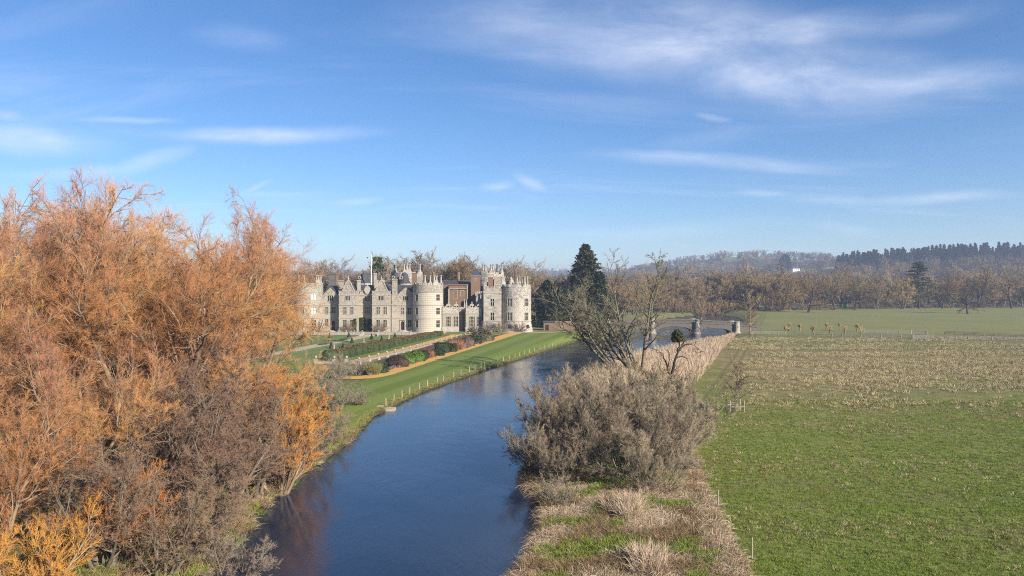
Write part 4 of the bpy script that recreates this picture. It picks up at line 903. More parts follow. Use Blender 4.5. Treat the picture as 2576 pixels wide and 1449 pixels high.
fo = MB(); fo.add([(x0 - 0.3, y - 0.9, -0.4), (x1 + 0.2, y - 0.9, -0.4), (x1 + 0.2, y - 0.01, -0.4), (x0 - 0.3, y - 0.01, -0.4), (x0 - 0.3, y - 0.12, 1.25), (x1 + 0.2, y - 0.12, 1.25), (x1 + 0.2, y - 0.01, 1.25), (x0 - 0.3, y - 0.01, 1.25)], [(0, 1, 5, 4), (4, 5, 6, 7), (1, 2, 6, 5), (3, 0, 4, 7)]); fo.build('battered_foot', 'pale_stone', castle)
for i in range(6):
    a = x0 + (x1 - x0) * (i + 0.1) / 6; MB().box(a, a + 0.62, y - 0.01, y + 0.4, zt3 + 0.011, zt3 + 0.6 + 0.12 * (i % 2)).build('merlon', 'pale_stone', castle)
bx('turret', x0, x0 + 1.05, y - 0.02, y + 1.1, zt3 + 0.012, Z(711, y), 'pale_stone'); bx('tower_roof', x0 + 0.2, x1 - 0.2, y + 0.46, y + 6, zt3 - 0.6, zt3 - 0.5, 'lead')
# ---- brick court behind the low wing
y = 246.0; mpb = flat_wall(y, 1100, 1196, 716, [(1159, 1166.5, 732, 744, 2, 2, 'blind', False)], 'brick', name='court_wall')
ridge_roof(X(1098, y), X(1196, y), y + 0.3, y + 9, Z(716.5, y), Z(706.5, y + 4.6))
bx('court_wall', X(1128.7, 243), X(1176, 243), 243.0, 245.9, 0, Z(716, 243), 'brick'); 
for (ua, ub, va, vb, nm, mt) in ((1126.7, 1178, 714.6, 716.6, 'cornice', 'brick'), (1128.9, 1175.8, 725.5, 727, 'cornice', 'dressing'), (1127.6, 1130.6, 727.2, 800, 'quoin', 'warm_stone'), (1174, 1177, 716.8, 800, 'quoin', 'warm_stone')):
    bx(nm, X(ua, 242.8), X(ub, 242.8), 242.7, 242.99, Z(vb, 242.8), Z(va, 242.8), mt)
window(flat_map(242.99), ow(243, 1159, 1166.5, 732, 744.5), 2, 2, 'blind'); window(flat_map(242.99), ow(243, 1140, 1150, 730, 752), 2, 2, 'glass')
MB().lathe(X(1153, 251), 251, [(0.62, 12), (0.58, Z(690, 251)), (0.66, Z(689, 251)), (0.66, Z(685, 251))], 12).build('chimney', 'brick', castle)
MB().lathe(X(1090, 246), 246, [(0.55, 12), (0.5, Z(688, 246)), (0.58, Z(687, 246)), (0.58, Z(684, 246))], 12).build('chimney', 'brick', castle)
bx('court_range', X(1196, 240), X(1222, 240), 238, 250, 0, Z(737, 240), 'stone')
for i in range(6): a = X(1196, 238) + i * 0.6; bx('merlon', a, a + 0.36, 237.99, 238.35, Z(737, 240) + 0.001, Z(737, 240) + 0.55, 'pale_stone')
# brick turret with a pyramid roof
xt, yt = X(1196.5, 244), 244.0; bx('stair_turret', xt - 1.55, xt + 1.55, yt - 1.55, yt + 1.55, 0, Z(695, 244), 'brick')
bx('turret_cornice', xt - 1.72, xt + 1.72, yt - 1.72, yt + 1.72, Z(695, 244) + 0.002, Z(693.6, 244), 'dressing')
tr = MB().lathe(xt, yt, [(2.35, Z(693.5, 244)), (1.5, Z(686, 244)), (0.08, Z(672, 244))], 4, math.pi / 4).build('turret_roof', 'slate', castle); finial(xt, yt, Z(672.5, 244), 1.0, 0.18, tr)
window(flat_map(yt - 1.56), (xt - 0.2, xt + 0.2, Z(707, 243), Z(701, 243)), 1, 1)
# ---- rear towers with column chimneys
def rear_tower(u0, u1, yy, vpar, cols, mat):
    cx = X((u0 + u1) / 2, yy); Rr = (X(u1, yy) - X(u0, yy)) / 2; mp = cyl_map(cx, yy, lambda z: Rr); zt = Z(vpar, yy - Rr)
    wins = [(-0.15, 0.05, zt - 6.5, zt - 4.2), (-0.75, -0.55, zt - 6.5, zt - 4.2), (0.5, 0.7, zt - 6.5, zt - 4.2)]
    wall_panel(mp, -math.pi, math.pi, 0, zt, wins, mat, 'tower_wall', 0.2, uvr=Rr)
    for o in wins: window(mp, o, 2, 2, 'glass', False, 1 / Rr)
    course(mp, -math.pi, math.pi, zt - 2.0, step=0.2); MB().lathe(cx, yy, [(Rr - 0.1, zt - 1.2), (0.2, zt - 0.8)], 20).build('tower_roof', 'lead', castle)
    for i in range(14): a0 = 2 * math.pi * i / 14; MB().mbox(mp, a0, a0 + 0.27, zt, zt + 0.6, 0, 0.4).build('merlon', mat, castle)
    for (u, vt, c, ring, cm) in cols:
        dx = max(-0.98, min(0.98, (X(u, yy + ring * Rr * 0.6) - cx) / Rr)); y2 = yy + ring * Rr * math.sqrt(1 - dx * dx) * 0.93
        crest_column(cx + dx * Rr * 0.95, y2, zt - 0.02, Z(vt, y2), c, 1.6 if c < 2 else 2.2, cm, rot=math.asin(dx) * (-1 if ring > 0 else 1), gap=0.85)
rear_tower(984, 1063, 262, 688, [(993, 665, 2, -1, 'stone'), (1017.5, 665.5, 2, 1, 'dressing'), (1030, 665, 2, -1, 'dressing'), (1052, 665, 1, 1, 'lead'), (1057, 665, 1, -1, 'dressing')], 'pale_stone')
rear_tower(1196, 1268.5, 258, 689, [(1194.5, 665, 1, 1, 'stone'), (1218.5, 665, 2, -1, 'dressing'), (1239, 665, 2, -1, 'pale_stone'), (1251, 665, 1, 1, 'lead'), (1264, 665, 1, -1, 'dressing')], 'pale_stone')
bx('tower_block', X(1046, 250), X(1062, 250), 249, 252, 5, Z(694, 250), 'pale_stone')
bx('tower_block', X(1243, 250), X(1262, 250), 249, 252, 5, Z(697, 250), 'stone'); stack(X(1228, 248), X(1240, 248), 247, 249, 8, Z(697, 248), 'brick')
MB().lathe(X(1286, 236), 236, [(1.0, 12.5), (1.0, Z(712, 236)), (1.15, Z(711.5, 236)), (0.05, Z(695, 236))], 8).build('spirelet', 'stone', castle)

# ------------------------------------------------------------------ garden walls and ornaments
def TZ(u, v): return 805 + u * 0.2395, 805 + v * 0.2395      # coordinates measured in an enlarged view of the garden
def GT(x, y): return G(*TZ(x, y))
def balustrade(u0, u1, npier, label):
    y = 210.2; x0, x1 = X(u0, y), X(u1, y); o = thing('balustrade', label, 'balustrade', ((x0 + x1) / 2, y, -0.8), 0, 'terrace balustrades'); w = (x1 - x0) / 2
    MB().box(-w, w, -0.25, 0.35, -0.2, 0.85).build('retaining_wall', 'stone', o); MB().box(-w, w, -0.32, 0.4, 0.852, 1.0).build('plinth', 'white_stone', o)
    MB().box(-w, w, -0.2, 0.28, 1.52, 1.72).build('rail', 'white_stone', o)
    n = int(w * 2 / 0.30); mb = MB()
    for i in range(n):
        mb.lathe(-w + (i + 0.5) * 2 * w / n, 0.04, [(0.05, 1.0), (0.10, 1.15), (0.055, 1.36), (0.08, 1.52)], 6, cap=False)
    r = mb.build('baluster_row', 'white_stone', o); r['kind'] = 'stuff'
    for i in range(npier):
        xx = -w + 2 * w * i / (npier - 1); p = MB().box(xx - 0.22, xx + 0.22, -0.24, 0.32, 1.002, 1.74).box(xx - 0.27, xx + 0.27, -0.28, 0.36, 1.741, 1.80).build('pier', 'white_stone', o)
        MB().lathe(xx, 0.03, [(0.08, 1.80), (0.08, 1.84), (0.17, 1.95), (0.18, 2.03), (0.13, 2.13), (0.03, 2.18)], 10).build('ball', 'white_stone', p, True)
balustrade(770, 911, 8, 'stone terrace balustrade left of the garden steps'); balustrade(952.5, 1054, 6, 'stone terrace balustrade between the garden steps and the hedge')
st = thing('garden_steps', 'stone steps with flared cheek walls from terrace to parterre', 'steps', (X(932, 210), 209.6, -0.8)); w = (X(952, 210) - X(912, 210)) / 2
for k in range(6): MB().box(-w + 0.5, w - 0.5, -2.4 + 0.4 * k, -2.4 + 0.4 * k + 0.8, -0.25, 0.13 * (k + 1)).build('step', 'pale_stone', st)
for s in (-1, 1):
    mb = MB(); a, b = s * (w - 0.45), s * (w + 0.05)
    vs = [(min(a, b) + q + s * t * 0.9, yy, z) for (yy, t, z0, z1) in ((0.6, 0, -0.2, 1.75), (-3.4, 0.8, -0.2, 0.55)) for q in (0, 0.5) for z in (z0, z1)]
    mb.add(vs, [(0, 2, 3, 1), (4, 5, 7, 6), (0, 4, 6, 2), (1, 3, 7, 5), (0, 1, 5, 4), (2, 6, 7, 3)]); mb.build('cheek_wall', 'white_stone', st)
# long retaining wall topped with urns
ya, yb = 138.0, 216.5; Lw = math.hypot(yb - ya, WALLX(yb) - WALLX(ya)); ang = math.atan2(WALLX(yb) - WALLX(ya), yb - ya)
uw = thing('urn_wall', 'long low stone garden wall topped with a row of stone urns', 'wall', (WALLX(ya), ya, -0.8), -ang)
NP = 18; zlow = [float(H(WALLX(ya + (yb - ya) * i / (NP - 1)) + 0.9, ya + (yb - ya) * i / (NP - 1))) + 0.8 for i in range(NP)]
for i in range(NP - 1):
    s0, s1 = Lw * i / (NP - 1), Lw * (i + 1) / (NP - 1); zb = min(zlow[i], zlow[i + 1]) - 0.4
    MB().box(-0.22, 0.30, s0 + 0.25, s1 - 0.25, zb, 0.28).build('wall_panel', 'white_stone', uw); MB().box(-0.30, 0.40, s0 + 0.31, s1 - 0.31, 0.281, 0.40).build('coping', 'white_stone', uw)
    MB().box(0.301, 0.33, s0 + 0.7, s1 - 0.7, -0.35, 0.15).build('recess_shade', 'lead', uw)  # dark slab on the wall face, painting the shade of a sunk panel
for i in range(NP):
    s = Lw * i / (NP - 1); p = MB().box(-0.27, 0.36, s - 0.24, s + 0.24, zlow[i] - 0.5, 0.50).box(-0.33, 0.42, s - 0.30, s + 0.30, 0.501, 0.60).build('pier', 'white_stone', uw)
    MB().lathe(0.05, s, [(0.15, 0.60), (0.07, 0.70), (0.09, 0.76), (0.24, 0.94), (0.27, 1.08), (0.21, 1.14), (0.15, 1.20), (0.04, 1.27)], 10).build('urn', 'white_stone', p, True)
# return of the wall at the near end, with an iron gate
rw = thing('gate_wall', 'short stone wall with ball-topped piers and an iron gate at the garden corner', 'wall', (WALLX(138) - 0.35, 137.4, -0.8))
MB().box(-7.6, -4.6, -0.25, 0.25, -0.7, 0.45).build('wall_panel', 'white_stone', rw); MB().box(-1.6, 0.0, -0.25, 0.25, -0.7, 0.45).build('wall_panel', 'white_stone', rw)
for xx in (-7.9, -4.3, -1.9):
    p = MB().box(xx - 0.3, xx + 0.3, -0.3, 0.3, -0.7, 0.95).build('pier', 'white_stone', rw); MB().lathe(xx, 0, [(0.1, 0.95), (0.1, 1.05), (0.28, 1.25), (0.26, 1.45), (0.05, 1.6)], 10).build('ball', 'white_stone', p, True)
gm = MB(); gm.bar((-4.0, 0, 0.05), (-2.2, 0, 0.05), 0.06).bar((-4.0, 0, 0.85), (-2.2, 0, 0.85), 0.06)
for i in range(10): gm.bar((-3.95 + i * 0.19, 0, 0), (-3.95 + i * 0.19, 0, 1.0), 0.035)
gm.build('gate', 'iron', rw)
# statues on pedestals
def statue(loc, h, label, seed):
    o = thing('statue', label, 'statue', loc, seed * 1.1, None, 0.72); 
    MB().box(-0.42, 0.42, -0.42, 0.42, -0.1, 0.15).box(-0.33, 0.33, -0.33, 0.33, 0.151, 0.85).box(-0.40, 0.40, -0.40, 0.40, 0.851, 0.97).build('pedestal', 'white_stone', o)
    b = MB(); s = h - 0.97     # draped standing figure: feet, gown, waist, shoulders, neck, head
    b.lathe(0, 0, [(0.24, 0.97), (0.27, 0.97 + s * 0.08), (0.22, 0.97 + s * 0.30), (0.16, 0.97 + s * 0.52), (0.21, 0.97 + s * 0.70), (0.19, 0.97 + s * 0.77), (0.07, 0.97 + s * 0.81), (0.07, 0.97 + s * 0.85), (0.11, 0.97 + s * 0.92), (0.03, h)], 10)
    b.bar((0.19, 0, 0.97 + s * 0.74), (0.34, -0.12, 0.97 + s * 0.55), 0.09).bar((0.34, -0.12, 0.97 + s * 0.55), (0.2, -0.2, 0.97 + s * 0.45), 0.08).bar((-0.19, 0, 0.97 + s * 0.74), (-0.28, -0.05, 0.97 + s * 0.45), 0.09)
    b.build('figure', 'white_stone', o, True)
ds = lambda x, y: G(825.1 + x * 0.10185, 818.4 + y * 0.10185)
statue(ds(150, 660), 2.6, 'weathered white statue nearest the willows in the parterre', 1); statue(ds(885, 505), 2.7, 'white statue in the middle of the parterre beds', 2); statue(ds(1505, 375), 2.5, 'white statue in the parterre nearest the terrace balustrade', 3)
statue((-20.8, 213.0, float(H(-20.8, 213.0))), 2.0, 'small pale statue at the far end of the long hedge', 4)
# yew cones and low box edging of the parterre
cone = leafy_ball('yew_cone_leaves', 3, 1200, (0.55, 0.55, 1.6), 0.12, 'dark_leaf', 'cone')
cl = ['nearest the willows', 'beside the nearest statue', 'beside the parterre walk', 'below the garden steps', 'between the middle statue and the long hedge', 'against the terrace balustrade by the long hedge', 'left of the parterre walk', 'at the left foot of the terrace balustrade']
for (x, y), l in zip(((75, 570), (365, 600), (590, 445), (1075, 350), (1325, 410), (1655, 320), (40, 320), (515, 300)), cl):
    o = link('yew_cone', cone); o.location = ds(x, y); o.rotation_euler.z = x; tag(o, 'small dark clipped yew cone ' + l, 'topiary', 'yew cones of the parterre')
rng = np.random.RandomState(8); boxm = [leafy_ball('box_edging_%d' % i, 30 + i, 700, (2.6, 0.8, 0.55), 0.14, mt, 'box') for i, mt in enumerate(('sage_leaf', 'dark_leaf', 'olive_leaf'))]
bl = ['below the left balustrade', 'left of the steps', 'beside the yew cone by the walk', 'around the middle statue', 'right of the middle statue', 'below the steps on the right', 'near the far statue', 'below the right balustrade', 'along the hedge', 'by the near statue', 'across the parterre walk', 'at the left edge of the parterre']
for k, (x, y) in enumerate(((120, 380), (430, 350), (560, 520), (800, 480), (1030, 470), (1130, 400), (1420, 370), (1600, 340), (1000, 540), (270, 570), (250, 400), (-60, 470))):
    o = link('box_bed', boxm[k % 3]); p = ds(x, y); o.location = (p[0], p[1], -0.78); o.rotation_euler.z = -AX + (math.pi / 2 if k % 2 else 0); o.scale = (1.2, 1.4, 1.0); tag(o, 'low green and grey planted bed ' + bl[k], 'flower bed', 'parterre beds')
# long clipped hedge
def hedge(name, p, q, wdt, hgt, label, seed, n=9000):
    rng = np.random.RandomState(seed); p = np.array(p); q = np.array(q); L = np.linalg.norm(q - p); o = thing(name, label, 'hedge', (p[0], p[1], float(H(*p)) - 0.05), math.atan2(q[1] - p[1], q[0] - p[0]))
    s = np.linspace(0, L, int(L / 0.5)); sec = [(-0.5, 0), (-0.52, 0.5), (-0.48, 0.85), (-0.30, 1.0), (0.30, 1.0), (0.48, 0.85), (0.52, 0.5), (0.5, 0)]
    endk = np.clip(np.minimum(s, L - s) / 1.2, 0.02, 1) ** 0.5; bulge = endk + 0.06 * np.sin(s * 2.1) + 0.05 * np.sin(s * 0.9 + 1); top = endk ** 0.4 + 0.05 * np.sin(s * 0.33 + 2) + 0.03 * np.sin(s * 1.4)
    V = np.array([[(ss, a * wdt * bl, b * hgt * tp) for a, b in sec] for ss, bl, tp in zip(s, bulge, top)]); ns = len(sec); idx = np.arange(V.shape[0] * ns).reshape(-1, ns)
    Q = np.stack([idx[:-1, :-1], idx[:-1, 1:], idx[1:, 1:], idx[1:, :-1]], -1).reshape(-1, 4)
    def shell(mask, m, nn, nm):
        k = rng.randint(0, len(s), nn); t = rng.rand(nn) * (ns - 1); j = t.astype(int); f = (t - j)[:, None]; jj = np.minimum(j + 1, ns - 1); C = V[k, j] * (1 - f) + V[k, jj] * f; C[:, 0] += rng.rand(nn) * 0.5
        keep = mask(C); C = C[keep]; return to_mesh(nm, [leaf_tris(rng, C, 0.22)], False)
    body = to_mesh('hedge_body', [(V.reshape(-1, 3), Q, np.zeros((0, 3), int))], True); link('core', body, o, 'hedge')
    link('side_foliage', shell(lambda C: C[:, 2] < hgt * 0.86, None, n, 'hedge_sides'), o, 'hedge'); link('top_foliage', shell(lambda C: C[:, 2] >= hgt * 0.86, None, n * 2, 'hedge_top'), o, 'hedge_top'); return o
hedge('long_hedge', (WALLX(143) - 8.7, 143), (WALLX(212) - 7.6, 212), 3.0, 2.0, 'long dark green hedge with bronze top between parterre and urn wall', 4)
# shrubs of the border below the urn wall
def shrub(name, x, y, rad, mat, shape, label, seed, n=1600, size=0.2, cat='shrub', lift=0.0):
    p = GT(x, y); o = link(name, leafy_ball(name + '_leaves', seed, n, tuple(0.82 * q for q in rad), size, mat, shape)); o.location = (p[0], p[1], p[2] - 0.05 + lift); o.rotation_euler.z = -AX + (seed % 3) * 0.06; return tag(o, label, cat)
def whips(name, x, y, r, h, mat, label, seed, n=420):
    p = GT(x, y); o = link(name, blades(name + '_stems', seed, n, h, 1.0, 0.55, 0.045, mat, base=r, droop=0.1)); o.location = p; return tag(o, label, 'shrub')
shrub('clipped_block', 605, 556, (2.3, 1.6, 2.3), 'dark_leaf', 'box', 'dark clipped block behind the pampas grass at the near end of the border', 41)
whips('pampas_grass', 560, 578, 0.9, 2.1, 'grass_dry', 'tall straw-coloured grass clump at the near end of the border', 42, 700)
shrub('dark_mound', 812, 492, (2.9, 2.3, 2.7), 'brown_leaf', 'ball', 'dark brown rounded bush beside the bright laurels', 43, 2600)
shrub('laurel_dome', 912, 462, (2.3, 2.1, 2.5), 'bright_leaf', 'ball', 'nearer of two bright green laurel domes', 44, 2400, 0.24); shrub('laurel_dome', 1008, 436, (2.4, 2.2, 2.7), 'bright_leaf', 'ball', 'farther of two bright green laurel domes', 45, 2400, 0.24)
shrub('clipped_block', 1070, 418, (1.6, 1.8, 2.3), 'dark_leaf', 'box', 'dark clipped block just past the laurel domes', 46)
whips('dogwood', 1135, 402, 1.1, 1.6, 'red_twig', 'nearer orange-red dogwood stems in the border', 47)
shrub('low_cushion', 1185, 388, (0.9, 0.9, 1.0), 'hedge', 'ball', 'small green cushion beside the nearer dogwood', 48, 900); shrub('clipped_block', 1235, 376, (2.0, 1.3, 1.7), 'dark_leaf', 'box', 'low dark clipped block behind the small cushion', 49)
shrub('clipped_block', 1285, 345, (2.2, 1.8, 2.8), 'dark_leaf', 'box', 'tall stepped dark hedge block in mid border', 50); shrub('clipped_block', 1375, 335, (1.7, 1.5, 2.3), 'dark_leaf', 'box', 'dark clipped cube before the farther dogwood', 51)
whips('dogwood', 1450, 312, 1.4, 2.1, 'red_twig', 'farther and larger orange-red dogwood stems in the border', 52, 560)
shrub('clipped_block', 1492, 296, (1.1, 1.6, 2.2), 'dark_leaf', 'box', 'narrow dark block between the farther dogwood and the taupe dome', 53); shrub('taupe_dome', 1556, 275, (2.1, 2.0, 3.1), 'taupe_leaf', 'ball', 'large smooth taupe brown clipped dome', 54, 3000, 0.16)
shrub('clipped_block', 1640, 250, (1.9, 1.8, 2.5), 'dark_leaf', 'box', 'dark clipped block beyond the taupe dome', 55); shrub('olive_bush', 1640, 222, (2.2, 2.0, 3.0), 'taupe_leaf', 'ball', 'pale grey-brown loose bush at the far end of the border', 56, 1500, 0.34)
shrub('olive_bush', 1735, 222, (2.8, 2.4, 3.6), 'olive_leaf', 'ball', 'olive green loose bush at the far end of the border', 57, 2000, 0.34)
for k, (a, b, n_, lab) in enumerate(((690, 530, 14, 'nearest stretch'), (930, 468, 10, 'stretch below the laurels'), (1530, 295, 8, 'stretch below the taupe dome'), (1690, 240, 7, 'farthest stretch'))):
    p = GT(a, b + 4); o = thing('lavender_edging', lab + ' of the lavender edging along the gravel path', 'edging', p, -math.atan2(26, 100) + math.pi / 2, 'lavender edging')
    cm = leafy_ball('lavender_clump', 60 + k, 260, (0.5, 0.5, 0.6), 0.2, 'lavender')
    for i in range(n_): c = link('clump', cm, o); c.location = ((i - n_ / 2) * 0.95, 0, 0); c.rotation_euler.z = i * 1.3; c.scale = (1, 1, 0.8 + 0.3 * ((i * 7) % 5) / 5)
sheet('border_bed', np.arange(128, 212, 1.5), lambda y: WALLX(max(y, 138)) + 0.6, lambda y: max(WALLX(max(y, 138)) + 0.8, pathx(y) - 1.6), 6, 0.04, 'soil', 'brown soil of the border below the urn wall', 'bed')
# climbers and bushes on the castle front
def climber(x, y, z0, w_, h_, label, seed, mat='ivy', n=1500, thick=0.35):
    rng = np.random.RandomState(seed); C = np.stack([(rng.rand(n) - 0.5) * w_, -rng.rand(n) * thick, rng.rand(n) ** 0.8 * h_], -1); C[:, 0] *= (1 - 0.35 * C[:, 2] / h_)
    P, R = limbs(rng, np.stack([(rng.rand(8) - 0.5) * w_ * 0.4, np.full(8, -0.08), np.zeros(8)], -1), np.stack([(rng.rand(8) - 0.5) * 0.4, np.zeros(8), np.ones(8)], -1), np.full(8, h_ * 0.9), np.full(8, 0.05), np.full(8, 0.02), 5, 0.05, 0.06)
    o = thing('climber', label, 'climber', (x, y, z0)); link('stem', to_mesh('climber_stems', [tube(P, R, 4)]), o, 'dark_bark'); link('foliage', to_mesh('climber_leaves', [leaf_tris(rng, C, 0.28)], False), o, mat)
climber(X(908, YM) + 0.2, YM - 0.1, 0, 3.4, 4.4, 'green ivy climbing the wall recess between the two bays', 1); climber(X(935, YM) - 0.7, YM - 0.1, 0, 1.4, 4.0, 'narrow ivy strip against the left side of the second bay', 2, n=600)
climber(X(898, YB) - 0.6, YB - 0.05, 0, 1.2, 4.2, 'ivy on the right corner of the first bay', 3, n=500)
def wall_shrub(x, y, h, w_, label, seed):
    rng = np.random.RandomState(seed); n = 26; az = (rng.rand(n) - 0.5) * 2.4; d = np.stack([np.sin(az), -0.05 * np.ones(n), np.cos(az)], -1)
    P, R = limbs(rng, np.zeros((n, 3)), d, h * (0.6 + 0.5 * rng.rand(n)), np.full(n, 0.06), np.full(n, 0.03), 5, 0.02, 0.09); s, dd, l, r = sprout(rng, P, R, 8, 0.2, 1, 40, 12, 0.4); dd[:, 1] *= 0.3
    P2, R2 = limbs(rng, s, dd, l, np.full(len(s), 0.03), np.full(len(s), 0.02), 3, 0.0, 0.1); o = thing('wall_shrub', label, 'shrub', (x, y, 0)); link('stem', to_mesh('wall_shrub_stems', [tube(P, R, 4)]), o, 'bark'); link('twigs', to_mesh('wall_shrub_twigs', [tube(P2, R2, 3, True)]), o, 'brown_twig')
wall_shrub(X(877, YB), YB - 0.5, 3.4, 3, 'bare wisteria trained below the first bay windows', 11); wall_shrub(X(959, YB), YB - 0.5, 3.4, 3, 'bare wisteria trained below the second bay windows', 12)
wall_shrub(X(1308, 223), 222.4, 4.3, 4, 'bare fan-shaped shrub at the foot of the right round tower', 13); wall_shrub(X(1225, 223), 223.0, 3.6, 3, 'bare climber spreading over the foot of the square tower', 14)
wall_shrub(X(1190, 225), 225.4, 2.2, 2.5, 'low bare bush under the low wing windows', 15); wall_shrub(X(1258, 223), 222.9, 3.8, 2.5, 'bare climber in the angle between square and round tower', 16)
wall_shrub(X(803, 223.4), 222.8, 4.6, 3, 'bare shrub at the foot of the left tower', 17)
# boundary wall and sheds right of the castle
bw = thing('brick_boundary_wall', 'low red brick boundary wall right of the castle', 'wall', (20.0, 236, 0)); MB().box(-9.5, 0, -0.3, 0.3, -0.8, 2.6).build('wall_panel', 'brick', bw); MB().box(-9.7, 0.1, -0.4, 0.4, 2.601, 2.8).build('coping', 'dressing', bw)
MB().box(0, 10, -0.3, 0.3, -1.8, 2.2).build('wall_panel', 'brick', bw); MB().box(-0.1, 10.1, -0.4, 0.4, 2.201, 2.35).build('coping', 'dressing', bw)
sh = thing('brick_outbuilding', 'small brick outbuilding with dark doorway right of the round tower', 'outbuilding', (12.2, 233, -0.1)); MB().box(-1.8, 1.8, -1.2, 1.2, -0.3, 2.7).build('wall', 'brick', sh); MB().box(-1.2, -0.1, -1.26, -1.19, 0, 2.0).build('door', 'oak_door', sh)
MB().add([(-2, -1.4, 2.7), (2, -1.4, 2.7), (2, 1.4, 2.7), (-2, 1.4, 2.7), (-2, 0, 3.3), (2, 0, 3.3)], [(0, 1, 5, 4), (2, 3, 4, 5), (0, 4, 3), (1, 2, 5), (0, 3, 2, 1)]).build('roof', 'slate', sh)
wt = thing('white_trellis_fence', 'pale picket fence before the brick boundary wall', 'fence', (15.6, 234.7, 0.0))
[MB().box(-2.1, 2.1, -0.04, 0.04, z_, z_ + 0.1).build('rail', 'pale_wood', wt) for z_ in (0.35, 1.05)]
pm = MB().box(-0.05, 0.05, -0.08, -0.045, -0.3, 1.35).mesh('picket'); 
for i in range(12): c = link('picket', pm, wt, 'pale_wood'); c.location.x = -2.0 + i * 0.355
# ------------------------------------------------------------------ fence of stakes along the lawn bank
ST = [(705, 905), (800, 870), (893, 825), (962, 785), (1050, 735), (1140, 705), (1255, 675), (1313, 650), (1409, 610), (1491, 585), (1568, 555), (1636, 535), (1708, 515), (1745, 500), (1803, 480), (1866, 455), (1926, 440), (1988, 415), (2047, 400), (2097, 385), (2145, 368), (2199, 352), (2255, 335), (2310, 315), (2360, 305), (2415, 295), (2448, 285)]
sp_ = [GT(*q) for q in ST]; fx = [(min(p[0], lbx(p[1]) - 0.9), p[1]) for p in sp_]; fx = [(a, b, float(H(a, b))) for a, b in fx]
bf = thing('bank_fence', 'row of pale wooden stakes with thin wire along the lawn bank', 'fence', (fx[0][0], fx[0][1], fx[0][2])); sm = MB().box(-0.05, 0.05, -0.05, 0.05, -0.4, 1.05).mesh('stake'); wm_ = MB()
for i, p in enumerate(fx):
    q = [p[k] - fx[0][k] for k in range(3)]; c = link('stake', sm, bf, 'post_wood'); c.location = q; c.rotation_euler = (0.03 * math.sin(i * 2.3), 0.04 * math.sin(i * 1.7), i)
    if i: wm_.bar((r_[0], r_[1], r_[2] + 0.85), (q[0], q[1], q[2] + 0.85), 0.012)
    r_ = q
wm_.build('wire', 'iron', bf)
ls = thing('landing_stage', 'flat grey stone slab at the water edge below the lawn', 'landing stage', (*GT(700, 940)[:2], -1.55)); MB().box(-1.0, 1.1, -0.7, 0.7, -0.5, 0.06).build('slab', 'stone', ls); MB().box(-1.3, -0.6, 0.3, 1.3, 0.061, 0.22).build('upper_slab', 'stone', ls)
